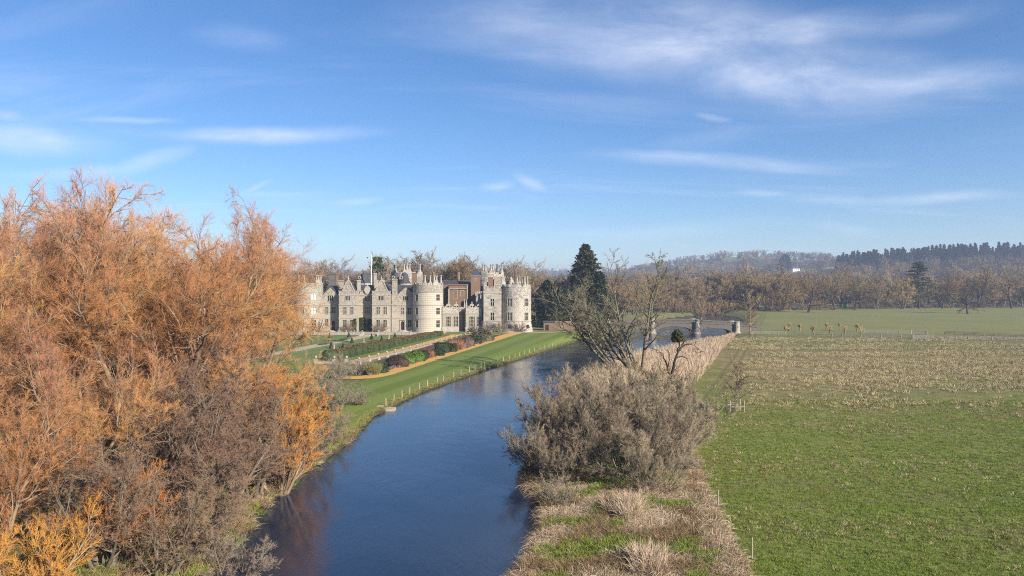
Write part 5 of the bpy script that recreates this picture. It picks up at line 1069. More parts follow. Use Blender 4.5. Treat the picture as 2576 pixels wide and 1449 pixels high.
# ------------------------------------------------------------------ the bridge
def bridge():
    yb0, yb1 = 242.0, 247.5; piers = [X(1641, 242), X(1753, 242)]; span = piers[1] - piers[0]; xl, xr = piers[0] - span * 0.98, X(1846, 242)
    b = thing('stone_bridge', 'grey stone arched bridge with pale piers and pierced parapet over the river', 'bridge', (piers[0], yb0, -1.8)); px = piers[0]; zw = -1.8
    pw = 0.95; deck = [(xl - 8, 1.6), (xl, 1.85), (piers[0], 2.15), (piers[1], 2.0), (xr, 1.35), (xr + 10, 0.3)]
    dz = lambda x: float(np.interp(x, [d[0] for d in deck], [d[1] for d in deck]))
    arches = [(xl + 1.0, piers[0] - pw, 0.45, 2.7), (piers[0] + pw, piers[1] - pw, 0.45, 2.75), (piers[1] + pw, xr - 0.6, 0.4, 2.0)]
    sides = {1: MB(), -1: MB()}; n = 22
    def strip(x0, x1, zlo0, zlo1):
        for (yy, f) in ((yb0, 1), (yb1, -1)):
            q = [(x0 - px, yy - yb0, zlo0 - zw), (x1 - px, yy - yb0, zlo1 - zw), (x1 - px, yy - yb0, dz(x1) - zw), (x0 - px, yy - yb0, dz(x0) - zw)]; sides[f].add(q, [(0, 1, 2, 3) if f > 0 else (3, 2, 1, 0)])
    soff = MB()
    edges = [xl - 8]
    for (a, c, s, h) in arches:
        strip(edges[-1], a, zw - 1.5, zw - 1.5); prev = None
        for i in range(n + 1):
            t = -1 + 2 * i / n; x = (a + c) / 2 + t * (c - a) / 2; z = zw + s + (h - s) * (1 - t * t) ** 0.62 if abs(t) < 1 else zw - 1.0
            if prev: strip(prev[0], x, prev[1], z); soff.add([(prev[0] - px, 0, prev[1] - zw), (x - px, 0, z - zw), (x - px, yb1 - yb0, z - zw), (prev[0] - px, yb1 - yb0, prev[1] - zw)], [(0, 1, 2, 3)])
            prev = (x, z)
        edges.append(c)
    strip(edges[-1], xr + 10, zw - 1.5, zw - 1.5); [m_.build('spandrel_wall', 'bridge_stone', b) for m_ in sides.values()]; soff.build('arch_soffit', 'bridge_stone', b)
    # deck, string course and pierced parapets
    dk = MB(); sc_ = MB(); prs = {(k, t): MB() for k in (0, 1) for t in (0, 1)}; scs = (MB(), MB()); bl_ = MB(); xs = np.linspace(xl - 8, xr + 8, 60)
    for x0, x1 in zip(xs[:-1], xs[1:]):
        z0, z1 = dz(x0) - zw, dz(x1) - zw; dk.add([(x0 - px, 0.3, z0 + 0.05), (x1 - px, 0.3, z1 + 0.05), (x1 - px, yb1 - yb0 - 0.3, z1 + 0.05), (x0 - px, yb1 - yb0 - 0.3, z0 + 0.05)], [(0, 1, 2, 3)])
        for si, yy in enumerate((0.0, yb1 - yb0 - 0.36)):
            for (za, zb_, ya_, yb_, tgt) in ((-0.12, 0.10, -0.12, 0.46, scs[si]), (0.10, 0.28, 0.0, 0.36, prs[si, 0]), (0.82, 1.02, -0.05, 0.42, prs[si, 1])):
                v = [(x - px, yy + q, z + w) for x, z in ((x0, z0), (x1, z1)) for q in (ya_, yb_) for w in (za, zb_)]; tgt.add(v, [(0, 1, 3, 2), (4, 6, 7, 5), (0, 4, 5, 1), (2, 3, 7, 6), (1, 5, 7, 3), (0, 2, 6, 4)])
    for i in range(int((xr + 8 - xl + 8) / 0.42)):
        x = xl - 8 + (i + 0.5) * 0.42; z = dz(x) - zw
        for yy in (0.05, yb1 - yb0 - 0.31): bl_.box(x - px - 0.10, x - px + 0.10, yy, yy + 0.26, z + 0.27, z + 0.83)
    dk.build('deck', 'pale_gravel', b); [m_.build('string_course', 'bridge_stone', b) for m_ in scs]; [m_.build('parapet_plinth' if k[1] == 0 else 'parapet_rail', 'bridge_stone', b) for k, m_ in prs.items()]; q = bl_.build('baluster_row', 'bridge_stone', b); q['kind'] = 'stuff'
    for x in (*piers, xr + 1.0, xl):          # round-fronted piers with caps
        for yy, sgn in ((0.0, -1), (yb1 - yb0, 1)):
            zt = dz(x) - zw + 1.25; m = MB(); m.lathe(x - px, yy + sgn * 0.35, [(1.3, -1.5), (1.3, 0.35), (1.1, 0.7), (0.95, 0.95), (0.86, zt - 0.3), (1.0, zt - 0.25), (1.0, zt), (0.3, zt + 0.05)], 14)
            p = m.build('pier', 'pier_stone', b); MB().box(x - px - 0.16, x - px + 0.16, yy + sgn * 1.18 - 0.06, yy + sgn * 1.18 + 0.06, zt - 2.2, zt - 1.4).build('niche_shade', 'lead', p)  # hollow's shade painted as a dark slab on the pier front
            if yy == 0 and x in piers: MB().lathe(x - px + 1.5, 0.2, [(0.16, zt - 0.2), (0.12, zt), (0.3, zt + 0.25), (0.28, zt + 0.45), (0.05, zt + 0.6)], 10).build('ball', 'white_stone', b, True)
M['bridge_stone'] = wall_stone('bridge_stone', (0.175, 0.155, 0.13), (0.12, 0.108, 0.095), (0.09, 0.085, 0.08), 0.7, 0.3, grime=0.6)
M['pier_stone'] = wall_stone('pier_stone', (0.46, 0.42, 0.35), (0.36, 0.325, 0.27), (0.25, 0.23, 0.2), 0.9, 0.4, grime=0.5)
bridge()
# ------------------------------------------------------------------ fences, gates and posts of the meadow
def rail_fence(name, pts, label, spacing=2.4, h=1.15, rails=3, mat='fence_wood'):
    P = np.array([(p[0], p[1]) for p in pts]); seg = np.hypot(*np.diff(P, axis=0).T); s = np.concatenate([[0], np.cumsum(seg)]); n = max(2, int(s[-1] / spacing)); ss = np.linspace(0, s[-1], n)
    xs, ys_ = np.interp(ss, s, P[:, 0]), np.interp(ss, s, P[:, 1]); zs = H(xs, ys_); o = thing(name, label, 'fence', (xs[0], ys_[0], zs[0])); pm_ = MB().box(-0.07, 0.07, -0.07, 0.07, -0.3, h).mesh('post')
    for i in range(n):
        q = (xs[i] - xs[0], ys_[i] - ys_[0], zs[i] - zs[0]); c = link('post', pm_, o, mat); c.location = q; c.rotation_euler.z = i * 0.7
        if i:
            for r in range(rails): zz = h * (0.30 + 0.62 * r / max(1, rails - 1)); MB().bar((pv[0], pv[1], pv[2] + zz), (q[0], q[1], q[2] + zz), 0.05, 0.10).build('rail', mat, o)
        pv = q
def F5(x, y): return G(1838 + x * 0.2865, 603.7 + y * 0.2865)
def gate(p, q, label, mat='fence_wood', h=1.15, name='field_gate'):
    o = thing(name, label, 'gate', p); d = (q[0] - p[0], q[1] - p[1], q[2] - p[2]); L = math.hypot(d[0], d[1])
    for k in range(6): zz = 0.15 + 0.95 * k / 5; MB().bar((0, 0, zz), (d[0], d[1], d[2] + zz), 0.05, 0.09).build('bar', mat, o)
    for t in (0, 1): MB().box(d[0] * t - 0.12, d[0] * t + 0.12, d[1] * t - 0.12, d[1] * t + 0.12, d[2] * t - 0.3, d[2] * t + 1.5).build('gate_post', mat, o)
    MB().bar((0, 0, 0.15), (d[0], d[1], d[2] + 1.1), 0.05, 0.08).build('brace', mat, o)
rail_fence('post_and_rail_fence', [F5(190, 832), F5(480, 835), F5(900, 848), F5(1590, 868)], 'front post-and-rail fence from the bridge to the field gate')
gate(F5(1600, 870), F5(1765, 872), 'dark wooden field gate in the front fence'); rail_fence('post_and_rail_fence', [F5(1775, 872), F5(2200, 880), F5(2620, 890)], 'front post-and-rail fence right of the field gate')
rail_fence('post_and_rail_fence', [F5(1170, 822), F5(1450, 826), F5(1580, 829)], 'short back fence left of the track gate'); gate(F5(1585, 829), F5(1722, 832), 'wooden gate in the back fence of the track')
rail_fence('post_and_rail_fence', [F5(1880, 832), F5(2230, 848), F5(2620, 862)], 'back post-and-rail fence right of the track gate')
tr = [F5(1150, 828), F5(1560, 845), F5(1950, 852), F5(2620, 872)]; ribbon('farm_track', tr, 4.5, 0.05, 'track', 'brown farm track between the two fences', 'track')
fm = MB().lathe(0, 0, [(0.05, -0.4), (0.045, 1.15), (0.02, 1.2)], 7).mesh('fence_post')
fl = ['lone wooden post at the bottom edge of the meadow', 'lone wooden post beside the pale grass right of the big bush', 'wooden post behind the twisted dead tree', 'wooden post at the meadow edge beyond the twisted tree', 'small wooden post at the meadow edge left of the young tree']
for (u, v), l in zip(((1892, 1408), (1806, 1278), (1702, 1000), (1722, 985), (1716, 1052)), fl):
    p = G(u, v); o = link('fence_post', fm, None, 'pale_wood'); o.location = p; o.scale = (1, 1, 1.0 if v > 1100 else 0.8); tag(o, l, 'post', 'meadow edge posts')

# ------------------------------------------------------------------ trees and bushes
def at(u, d): x = X(u, d); return (x, d, float(H(x, d)))
TM = {}
# big riverside willows
WK = [dict(seed=11, stems=6, spread=0.46, a1=44), dict(seed=12, stems=5, spread=0.36, a1=48), dict(seed=14, stems=7, spread=0.55, a1=42)]
for k, kw in enumerate(WK):
    TM['willow%d' % k] = tree_meshes('willow%d' % k, 'pale_bark', 'willow_twig', h=21, trunk_r=0.40, l1=13 if k != 2 else 10, l2=8, l3=8, l4=13, a2=44, a3=34, ratio1=0.36, ratio2=0.46, ratio3=0.46, ratio4=0.92,
                                     t0=0.2, up=0.04, stem_len=0.92, wig=0.17, tw=0.0088, base_r=0.5, minr=0.030, taper1=0.18, tpow=0.58, **kw)
def mesh_h(me): c = np.empty(len(me.vertices) * 3, np.float32); me.vertices.foreach_get('co', c); return float(np.percentile(c[2::3], 99.97))
TM['gold'] = tree_meshes('golden_willow', 'pale_bark', 'gold_twig', seed=31, h=8, stems=8, spread=0.75, trunk_r=0.14, l1=8, l2=6, l3=7, l4=11, a1=34, a2=30, a3=24, ratio1=0.5, ratio2=0.55, ratio3=0.6, ratio4=0.6, up=0.07, t0=0.12, stem_len=0.8, wig=0.10, tw=0.010, base_r=0.4, minr=0.016)
TM['alder'] = tree_meshes('alder', 'bark', 'alder_twig', seed=41, h=13, stems=5, spread=0.40, trunk_r=0.20, l1=11, l2=7, l3=8, l4=10, a1=52, a2=45, a3=42, ratio1=0.5, ratio2=0.5, ratio3=0.5, ratio4=0.55, up=0.02, t0=0.15, stem_len=0.85, wig=0.14, tw=0.010, base_r=0.5, minr=0.018)
TM['grey'] = tree_meshes('grey_scrub', 'lichen_bark', 'grey_twig', seed=43, h=6.5, stems=8, spread=0.8, trunk_r=0.11, l1=7, l2=6, l3=8, l4=9, a1=48, a2=42, a3=40, ratio1=0.5, ratio2=0.5, ratio3=0.52, ratio4=0.55, up=0.01, t0=0.12, stem_len=0.8, wig=0.15, tw=0.008, base_r=0.3, minr=0.013)
TM['sallow0'] = tree_meshes('sallow', 'lichen_bark', 'sallow_twig', seed=51, h=7.5, stems=15, spread=0.72, trunk_r=0.075, l1=8, l2=7, l3=7, l4=11, a1=34, a2=36, a3=30, ratio1=0.45, ratio2=0.5, ratio3=0.55, ratio4=0.85, up=0.07, t0=0.12, stem_len=0.82, wig=0.12, tw=0.0068, base_r=1.3, minr=0.013)
TM['sallow1'] = tree_meshes('sallow_b', 'lichen_bark', 'sallow_twig', seed=52, h=7.0, stems=13, spread=0.80, trunk_r=0.07, l1=8, l2=7, l3=7, l4=11, a1=36, a2=36, a3=30, ratio1=0.48, ratio2=0.5, ratio3=0.55, ratio4=0.85, up=0.065, t0=0.12, stem_len=0.82, wig=0.12, tw=0.0068, base_r=1.2, minr=0.013)
TM['lean'] = tree_meshes('leaning_ash', 'lichen_bark', 'lichen_twig', seed=61, h=17, stems=5, spread=0.20, lean=(-0.70, 0.05), trunk_r=0.30, l1=12, l2=7, l3=6, l4=2, a1=46, a2=40, a3=40, ratio1=0.36, ratio2=0.48, ratio3=0.5, ratio4=0.55, up=0.05, t0=0.25, stem_len=0.9, wig=0.13, tw=0.017, base_r=0.5, minr=0.028)
TM['upright'] = tree_meshes('upright_ash', 'lichen_bark', 'lichen_twig', seed=65, h=17, stems=3, spread=0.16, lean=(-0.05, 0), trunk_r=0.30, l1=13, l2=6, l3=6, l4=2, a1=48, a2=42, a3=42, ratio1=0.30, ratio2=0.45, ratio3=0.45, ratio4=0.55, up=0.05, t0=0.30, stem_len=0.95, wig=0.13, tw=0.017, base_r=0.4, minr=0.028)
TM['sapling'] = tree_meshes('sapling', 'bark', 'brown_twig', seed=68, h=5.6, stems=1, trunk_r=0.09, l1=26, l2=6, l3=5, l4=2, a1=52, a2=40, a3=38, ratio1=0.58, ratio2=0.45, ratio3=0.45, ratio4=0.5, up=0.02, t0=0.22, stem_len=0.97, wig=0.05, tw=0.013, minr=0.018, taper1=0.8)
# parkland and woodland trees, seen from 220 m and more
bgk = dict(l4=5, k3=2)
TM['oak0'] = tree_meshes('oak_a', 'dark_bark', 'brown_twig', seed=71, h=20, stems=1, trunk_r=0.60, l1=18, l2=8, l3=6, a1=58, a2=46, a3=42, ratio1=0.68, ratio2=0.5, ratio3=0.45, ratio4=0.5, up=0.03, t0=0.22, stem_len=0.85, wig=0.20, tw=0.035, minr=0.05, taper1=0.45, **bgk)
TM['oak1'] = tree_meshes('oak_b', 'dark_bark', 'brown_twig', seed=72, h=22, stems=2, spread=0.25, trunk_r=0.50, l1=12, l2=8, l3=6, a1=50, a2=46, a3=42, ratio1=0.55, ratio2=0.5, ratio3=0.45, ratio4=0.5, up=0.04, t0=0.25, stem_len=0.9, wig=0.17, tw=0.035, minr=0.05, **bgk)
TM['lime0'] = tree_meshes('lime_a', 'bark', 'grey_twig', seed=73, h=25, stems=3, spread=0.26, trunk_r=0.45, l1=13, l2=8, l3=7, a1=42, a2=40, a3=38, ratio1=0.42, ratio2=0.5, ratio3=0.5, ratio4=0.5, up=0.05, t0=0.25, stem_len=0.92, wig=0.12, tw=0.037, minr=0.05, **bgk)
TM['wood0'] = tree_meshes('copse_a', 'bark', 'ochre_twig', seed=74, h=20, stems=5, spread=0.45, trunk_r=0.30, l1=10, l2=7, l3=6, a1=36, a2=36, a3=34, ratio1=0.42, ratio2=0.5, ratio3=0.5, ratio4=0.5, up=0.06, t0=0.12, stem_len=0.9, wig=0.12, tw=0.040, minr=0.05, base_r=0.5, **bgk)
TM['wood1'] = tree_meshes('copse_b', 'bark', 'brown_twig', seed=75, h=19, stems=4, spread=0.38, trunk_r=0.32, l1=11, l2=7, l3=6, a1=44, a2=40, a3=36, ratio1=0.46, ratio2=0.5, ratio3=0.5, ratio4=0.5, up=0.05, t0=0.12, stem_len=0.9, wig=0.13, tw=0.040, minr=0.05, base_r=0.5, **bgk)
TM['dome'] = tree_meshes('dome_tree', 'bark', 'grey_twig', seed=79, h=24, stems=1, trunk_r=0.60, l1=22, l2=9, l3=8, l4=9, k3=2, a1=52, a2=44, a3=42, ratio1=0.58, ratio2=0.5, ratio3=0.46, ratio4=0.55, up=0.05, t0=0.25, stem_len=0.80, wig=0.16, tw=0.034, minr=0.05, taper1=0.42)
TM['dome2'] = tree_meshes('dome_tree_b', 'bark', 'brown_twig', seed=80, h=22, stems=2, spread=0.2, trunk_r=0.5, l1=12, l2=9, l3=8, l4=9, k3=2, a1=52, a2=44, a3=42, ratio1=0.56, ratio2=0.5, ratio3=0.46, ratio4=0.55, up=0.04, t0=0.15, stem_len=0.80, wig=0.16, tw=0.036, minr=0.05, taper1=0.42)
TM['spire'] = tree_meshes('young_alder', 'pale_bark', 'brown_twig', seed=76, h=14.6, stems=1, trunk_r=0.26, l1=40, l2=6, l3=5, a1=55, a2=40, a3=38, ratio1=0.34, ratio2=0.45, ratio3=0.45, ratio4=0.5, up=0.04, t0=0.12, stem_len=0.98, wig=0.07, tw=0.020, minr=0.03, taper1=0.75, **bgk)
TM['scrub'] = tree_meshes('scrub', 'bark', 'ochre_twig', seed=77, h=6, stems=9, spread=0.8, trunk_r=0.10, l1=7, l2=6, l3=6, a1=34, a2=32, a3=32, ratio1=0.45, ratio2=0.5, ratio3=0.5, ratio4=0.5, up=0.05, t0=0.1, stem_len=0.8, wig=0.12, tw=0.020, minr=0.03, base_r=0.8, **bgk)
TM['spruce'] = conifer_meshes('spruce', 81, 28, 9.0, 'spruce', 34, 11, 46, 0.34, 0.8, 0.8, irregular=0.42); TM['fir'] = conifer_meshes('fir', 82, 20, 4.6, 'yew', 30, 9, 34, 0.25, 0.65, 0.85, irregular=0.4)
TM['yew'] = conifer_meshes('yew', 83, 15, 6.5, 'yew', 26, 12, 40, 0.05, 0.75, 0.45, 0.02, irregular=0.35)
def cedar_meshes(seed, h):
    rng = np.random.RandomState(seed); P0 = np.stack([0.3 * np.sin(np.linspace(0, 3, 9)), np.zeros(9), np.linspace(-0.3, h, 9)], -1)[None]; R0 = np.linspace(0.6, 0.08, 9)[None]
    zs = np.repeat(h * np.linspace(0.36, 0.97, 13), 7) + rng.normal(0, 0.3, 91); n = len(zs); az = rng.rand(n) * 2 * np.pi; prof = np.interp(zs / h, [0.36, 0.5, 0.62, 0.8, 1.0], [5.5, 7.5, 8.0, 5.5, 1.5]); ln = prof * (0.6 + 0.55 * rng.rand(n))
    P1, R1 = limbs(rng, np.stack([np.zeros(n), np.zeros(n), zs], -1), np.stack([np.cos(az), np.sin(az), 0.42 * np.ones(n)], -1), ln, 0.05 + ln * 0.014, np.full(n, 0.03), 6, 0, 0.05, 0.16)
    t = 0.35 + 0.65 * rng.rand(n, 60); f = t * 4.99; j = f.astype(int); w = (f - j)[..., None]; ii = np.arange(n)[:, None]; C = P1[ii, j] * (1 - w) + P1[ii, j + 1] * w; C = C + rng.normal(0, 1, C.shape) * np.array([0.75, 0.75, 0.10]); C[..., 2] += 0.15
    wm = to_mesh('cedar_wood', [tube(P0, R0, 8), tube(P1, R1, 4)]); wm.materials.append(M['dark_bark']); lm = to_mesh('cedar_needles', [leaf_tris(rng, C.reshape(-1, 3), 0.6, 0.75)], False); lm.materials.append(M['cedar']); return wm, lm
TM['cedar'] = cedar_meshes(84, 28)
def put(key, label, loc, sc=1.0, rz=0.0, name='tree', cat='tree', group=None, tilt=(0, 0)): return place(name, label, cat, TM[key][0], TM[key][1], loc, rz, sc, group, tilt)

# ---- willows on the left bank (u of the crown, distance, scale)
LW = [('willow2', 170, 64, 428, 'tallest orange-pink willow, leftmost of the two highest crowns'), ('willow0', 385, 60, 436, 'tall orange-pink willow, right of the two highest crowns'), ('willow2', 440, 66, 470, 'orange willow just right of the two highest crowns'),
      ('willow0', 480, 72, 510, 'orange willow with rounded crown in the middle of the row'), ('willow1', 640, 98, 630, 'orange willow standing nearest the castle tower'), ('willow2', 10, 54, 490, 'tall orange willow cut by the left edge of the picture'),
      ('willow1', 75, 86, 540, 'pinkish willow behind the leftmost high crown'), ('willow2', 290, 92, 560, 'greyish orange willow behind the two highest crowns'), ('willow0', 110, 42, 800, 'bright orange leaning willow low at the left edge'), ('willow2', -70, 33, 860, 'bright orange willow at the bottom left corner'),
      ('willow1', 240, 50, 760, 'orange willow with pale forked limbs in the left foreground'), ('willow2', 570, 64, 800, 'low orange willow below the middle of the row'), ('willow0', 430, 78, 580, 'orange-brown willow half hidden in the middle of the row'), ('willow2', 565, 84, 590, 'pinkish willow between the middle of the row and the castle'),
      ('willow1', 130, 76, 470, 'pink-tipped willow just right of the leftmost high crown'), ('willow0', 330, 74, 480, 'pink-tipped willow between the two highest crowns'), ('willow2', 230, 82, 520, 'pale willow in the gap between the two highest crowns'), ('willow0', 30, 70, 500, 'dense willow near the left edge'), ('willow1', 480, 88, 540, 'russet willow behind the rounded crown')]
for i, (k, u, d, vt, l) in enumerate(LW): p = at(u, d); sz_ = (Z(vt, d) - p[2]) / mesh_h(TM[k][1]); put(k, l, p, (sz_ * 0.88, sz_ * 0.88, sz_), 1.9 * i + 0.4, 'willow_tree', 'willow', 'riverside willows')
GW = [(735, 54, 1.0, 'golden orange willow bush overhanging the river'), (715, 66, 1.05, 'golden orange willow bush behind the overhanging one'), (40, 31, 0.8, 'golden willow bush at the bottom left'), (650, 80, 1.0, 'golden willow bush below the row of tall willows'), (300, 39, 0.75, 'golden willow bush among pale limbs in the left foreground')]
for i, (u, d, s, l) in enumerate(GW):
    p = at(u, d); x = min(p[0], lbx(d) + (-0.3 if i == 0 else -1.0)); put('gold', l, (x, d, float(H(x, d))), s, i * 2.1, 'golden_willow', 'willow', 'golden willow bushes')
AL = [(420, 47, 1.0, 'purplish brown alder in the middle of the left bank'), (560, 46, 0.82, 'brown alder with hanging catkins at the water edge'), (330, 58, 1.05, 'brown alder behind the purplish one'), (640, 52, 0.75, 'brown alder left of the golden overhanging bush'), (260, 38, 0.72, 'brown alder in the lower left foreground'), (480, 62, 1.0, 'dark brown alder in the heart of the left bank'), (520, 41, 0.52, 'low brown alder at the bottom beside the grey scrub'), (410, 37, 0.50, 'low brown alder at the bottom left of the grey scrub')]
for i, (u, d, s, l) in enumerate(AL): put('alder', l, at(u, d), s, i * 1.3, 'alder_tree', 'alder', 'alders on the left bank')
GS = [(575, 39, 0.70, 'grey lichened scrub hanging over the water at the bottom'), (820, 72, 0.62, 'small grey bush leaning over the river past the golden willow'), (850, 88, 0.75, 'bare grey bush on the bank below the gate wall'), (905, 92, 0.5, 'small rounded bare bush on the river lawn'), (800, 100, 0.9, 'bare grey bush left of the gate wall'), (850, 118, 0.85, 'bare lilac-grey bush before the gate wall'), (780, 64, 0.6, 'fallen grey branches at the bank below the golden willow'), (900, 124, 0.6, 'bare purple-brown bush at the near end of the border')]
for i, (u, d, s, l) in enumerate(GS): put('grey', l, at(u, d), s, i * 1.1, 'bare_bush', 'bush', 'bare bushes of the left bank')
# ---- right bank
SL = [('sallow0', 1480, 62, 1.0, 'largest grey-brown sallow in the middle of the right bank thicket'), ('sallow1', 1590, 57, 0.98, 'grey-brown sallow at the front of the right bank thicket'), ('sallow0', 1690, 61, 0.92, 'grey-brown sallow nearest the meadow'), ('sallow1', 1420, 67, 0.95, 'grey-brown sallow on the river side of the thicket'),
      ('sallow0', 1590, 70, 1.0, 'grey-brown sallow at the back of the thicket'), ('sallow1', 1500, 76, 0.95, 'grey-brown sallow behind the largest one'), ('sallow1', 1345, 59.5, 0.62, 'small dark sallow leaning over the water'), ('sallow0', 1680, 72, 0.8, 'grey-brown sallow behind the one nearest the meadow'), ('sallow0', 1400, 56, 0.62, 'low dark sallow at the water side of the thicket'), ('sallow1', 1660, 53, 0.6, 'small pale sallow at the front right of the thicket')]
for i, (k, u, d, s, l) in enumerate(SL): put(k, l, at(1525 + (u - 1525) * 0.9, d), (s * 1.05, s * 1.05, s * 1.2), i * 1.7, 'sallow_bush', 'bush', 'sallow thicket on the right bank')
put('grey', 'pale bare twiggy bush at the front left of the thicket', at(1400, 50), 0.42, 0.3, 'bare_bush', 'bush'); 
put('lean', 'bare multi-stemmed tree leaning left over the river', at(1556, 128), 1.25, 0.0); put('upright', 'bare upright tree with two tall stems beside the leaning one', at(1610, 112), 1.25, 0.5); put('lean', 'second bare tree leaning left beside the upright one', at(1606, 120), 1.0, 0.35)
put('scrub', 'reddish brown scrub below the upright bare tree', at(1640, 108), 0.85, 1.0, 'scrub_bush', 'bush'); put('scrub', 'brown scrub beside the twisted dead tree', at(1668, 100), 0.8, 2.0, 'scrub_bush', 'bush'); put('grey', 'pale bare bush at the water edge left of the leaning tree', at(1450, 112), 0.85, 1.0, 'bare_bush', 'bush'); put('grey', 'bare bush under the leaning tree', at(1490, 120), 0.9, 2.0, 'bare_bush', 'bush')
def crooked(lines, d, base, seed):
    # dead tree drawn as bent limbs in its own upright spread, with depth from a random walk
    rg = np.random.RandomState(seed); parts = []; PP_, RR_ = [], []
    for (pts, ra, rb) in lines:
        q = np.array([(X(1341.7 + x * 0.2777, d) - base[0], 0, Z(603.7 + y * 0.2777, d) - base[2]) for x, y in pts]); s = np.concatenate([[0], np.cumsum(np.linalg.norm(np.diff(q, axis=0), axis=1))]); ss = np.linspace(0, s[-1], 9)
        C = np.stack([np.interp(ss, s, q[:, k]) for k in range(3)], -1); C[:, 1] = np.linspace(0, 1, 9) ** 1.3 * rg.normal(0, 0.9) ; C[1:-1] += rg.normal(0, 0.05, (7, 3)); PP_.append(C); RR_.append(np.linspace(ra, rb, 9))
    P, R = np.array(PP_), np.array(RR_); s, dd, l, rr = sprout(rg, P, R, 7, 0.3, 1.0, 48, 15, 0.30, 0.35, 0.2, 0.4, 0.25); P2, R2 = limbs(rg, s, dd, l, np.maximum(rr, 0.03), np.full(len(s), 0.015), 5, 0.06, 0.2)
    s, dd, l, rr = sprout(rg, P2, R2, 5, 0.3, 1.0, 42, 14, 0.5, 0.3, 0.2, 0.5, 0.1); P3, R3 = limbs(rg, s, dd, l, np.full(len(s), 0.016), np.full(len(s), 0.010), 4, 0.05, 0.15)
    w = to_mesh('dead_wood', [tube(P, R, 7), tube(P2, R2, 4)]); w.materials.append(M['dark_bark']); tt = to_mesh('dead_twigs', [tube(P3, R3, 3, True)]); tt.materials.append(M['grey_twig']); return w, tt
dbase = at(1692, 96); TM['dead'] = crooked([([(1262, 1440), (1258, 1300), (1255, 1230)], 0.36, 0.27), ([(1255, 1240), (1280, 1080), (1312, 990), (1345, 950), (1412, 938)], 0.24, 0.06), ([(1340, 955), (1385, 905), (1420, 870), (1455, 820)], 0.11, 0.03), ([(1240, 1250), (1215, 1130), (1182, 1050), (1140, 1000)], 0.15, 0.03), ([(1266, 1320), (1330, 1262), (1425, 1235)], 0.15, 0.04),
    ([(1284, 1075), (1335, 1055), (1385, 1062), (1402, 1100)], 0.11, 0.03), ([(1300, 1010), (1322, 955), (1318, 900), (1312, 840)], 0.09, 0.03), ([(1225, 1150), (1235, 1060), (1222, 1000)], 0.08, 0.02), ([(1410, 938), (1470, 960), (1520, 1020)], 0.05, 0.015)], 96, dbase, 5)
dt = put('dead', 'twisted dark dead tree holding a round ball of mistletoe', dbase, 1.0, 0.0)
mb_ = leafy_ball('mistletoe_leaves', 90, 1700, (0.78, 0.78, 1.5), 0.26, 'mistletoe', 'ball', 0.3, 0.25); p = at(1690, 96); ms = link('mistletoe_ball', mb_); ms.location = (X(1704, 96), 96, Z(860, 96)); tag(ms, 'round green ball of mistletoe in the twisted dead tree', 'mistletoe')
link('stem', to_mesh('mistletoe_stem', [tube(np.array([[[0.3, 0, -0.3], [0.15, 0, 0.1], [0, 0, 0.6]]]), np.array([[0.05, 0.04, 0.02]]), 5)]), ms, 'dark_bark')
# young tree in a guard
yp = G(1850, 1034); put('sapling', 'young bare tree inside a wooden guard in the meadow', yp, 1.08, 0.4, 'young_tree'); tg = thing('tree_guard', 'wooden post guard around the young meadow tree', 'tree guard', yp)
for (a, b) in ((-0.85, -0.7), (0.85, -0.7), (0.85, 0.8), (-0.85, 0.8)): MB().box(a - 0.06, a + 0.06, b - 0.06, b + 0.06, -0.3, 1.35).build('post', 'pale_wood', tg)
for zz in (0.62,): 
    for (a, b) in (((-0.85, -0.78), (0.85, -0.78)), ((0.93, -0.7), (0.93, 0.8)), ((-0.93, -0.7), (-0.93, 0.8)), ((-0.85, 0.88), (0.85, 0.88))): MB().bar((*a, zz), (*b, zz), 0.04, 0.09).build('rail', 'pale_wood', tg)
# ---- around the castle
put('spruce', 'tallest dark conifer right of the castle', at(1473, 262), 1.08, 0, 'conifer', 'conifer'); put('fir', 'second conifer close right of the tallest', at(1512, 258), 0.98, 1, 'conifer', 'conifer'); put('fir', 'dark lower conifer left of the tallest', at(1450, 256), 0.75, 2, 'conifer', 'conifer'); put('spruce', 'shorter broad conifer behind the tallest', at(1498, 270), 0.72, 2.6, 'conifer', 'conifer')
put('yew', 'broad dark yew nearest the right round tower', at(1386, 252), 1.05, 0.5, 'yew_tree', 'yew'); put('yew', 'dark yew below the tall conifers', at(1430, 256), 0.95, 1.5, 'yew_tree', 'yew'); put('yew', 'dark yew between the tallest conifer and the boundary wall', at(1462, 252), 0.75, 2.0, 'yew_tree', 'yew'); put('yew', 'dark yew in front of the second conifer', at(1497, 254), 0.7, 0.9, 'yew_tree', 'yew'); put('yew', 'dark yew right below the second conifer', at(1525, 252), 0.62, 2.5, 'yew_tree', 'yew')
put('lime0', 'bare dark tree between the yew and the tallest conifer', at(1412, 266), 0.74, 1.0)
bs = leafy_ball('bay_leaves', 95, 2600, (2.6, 2.4, 6.4), 0.45, 'bright_leaf'); o = link('evergreen_bush', bs); o.location = at(1505, 236); o.rotation_euler.z = 1; tag(o, 'bright yellow-green evergreen behind the leaning bare tree', 'bush'); 
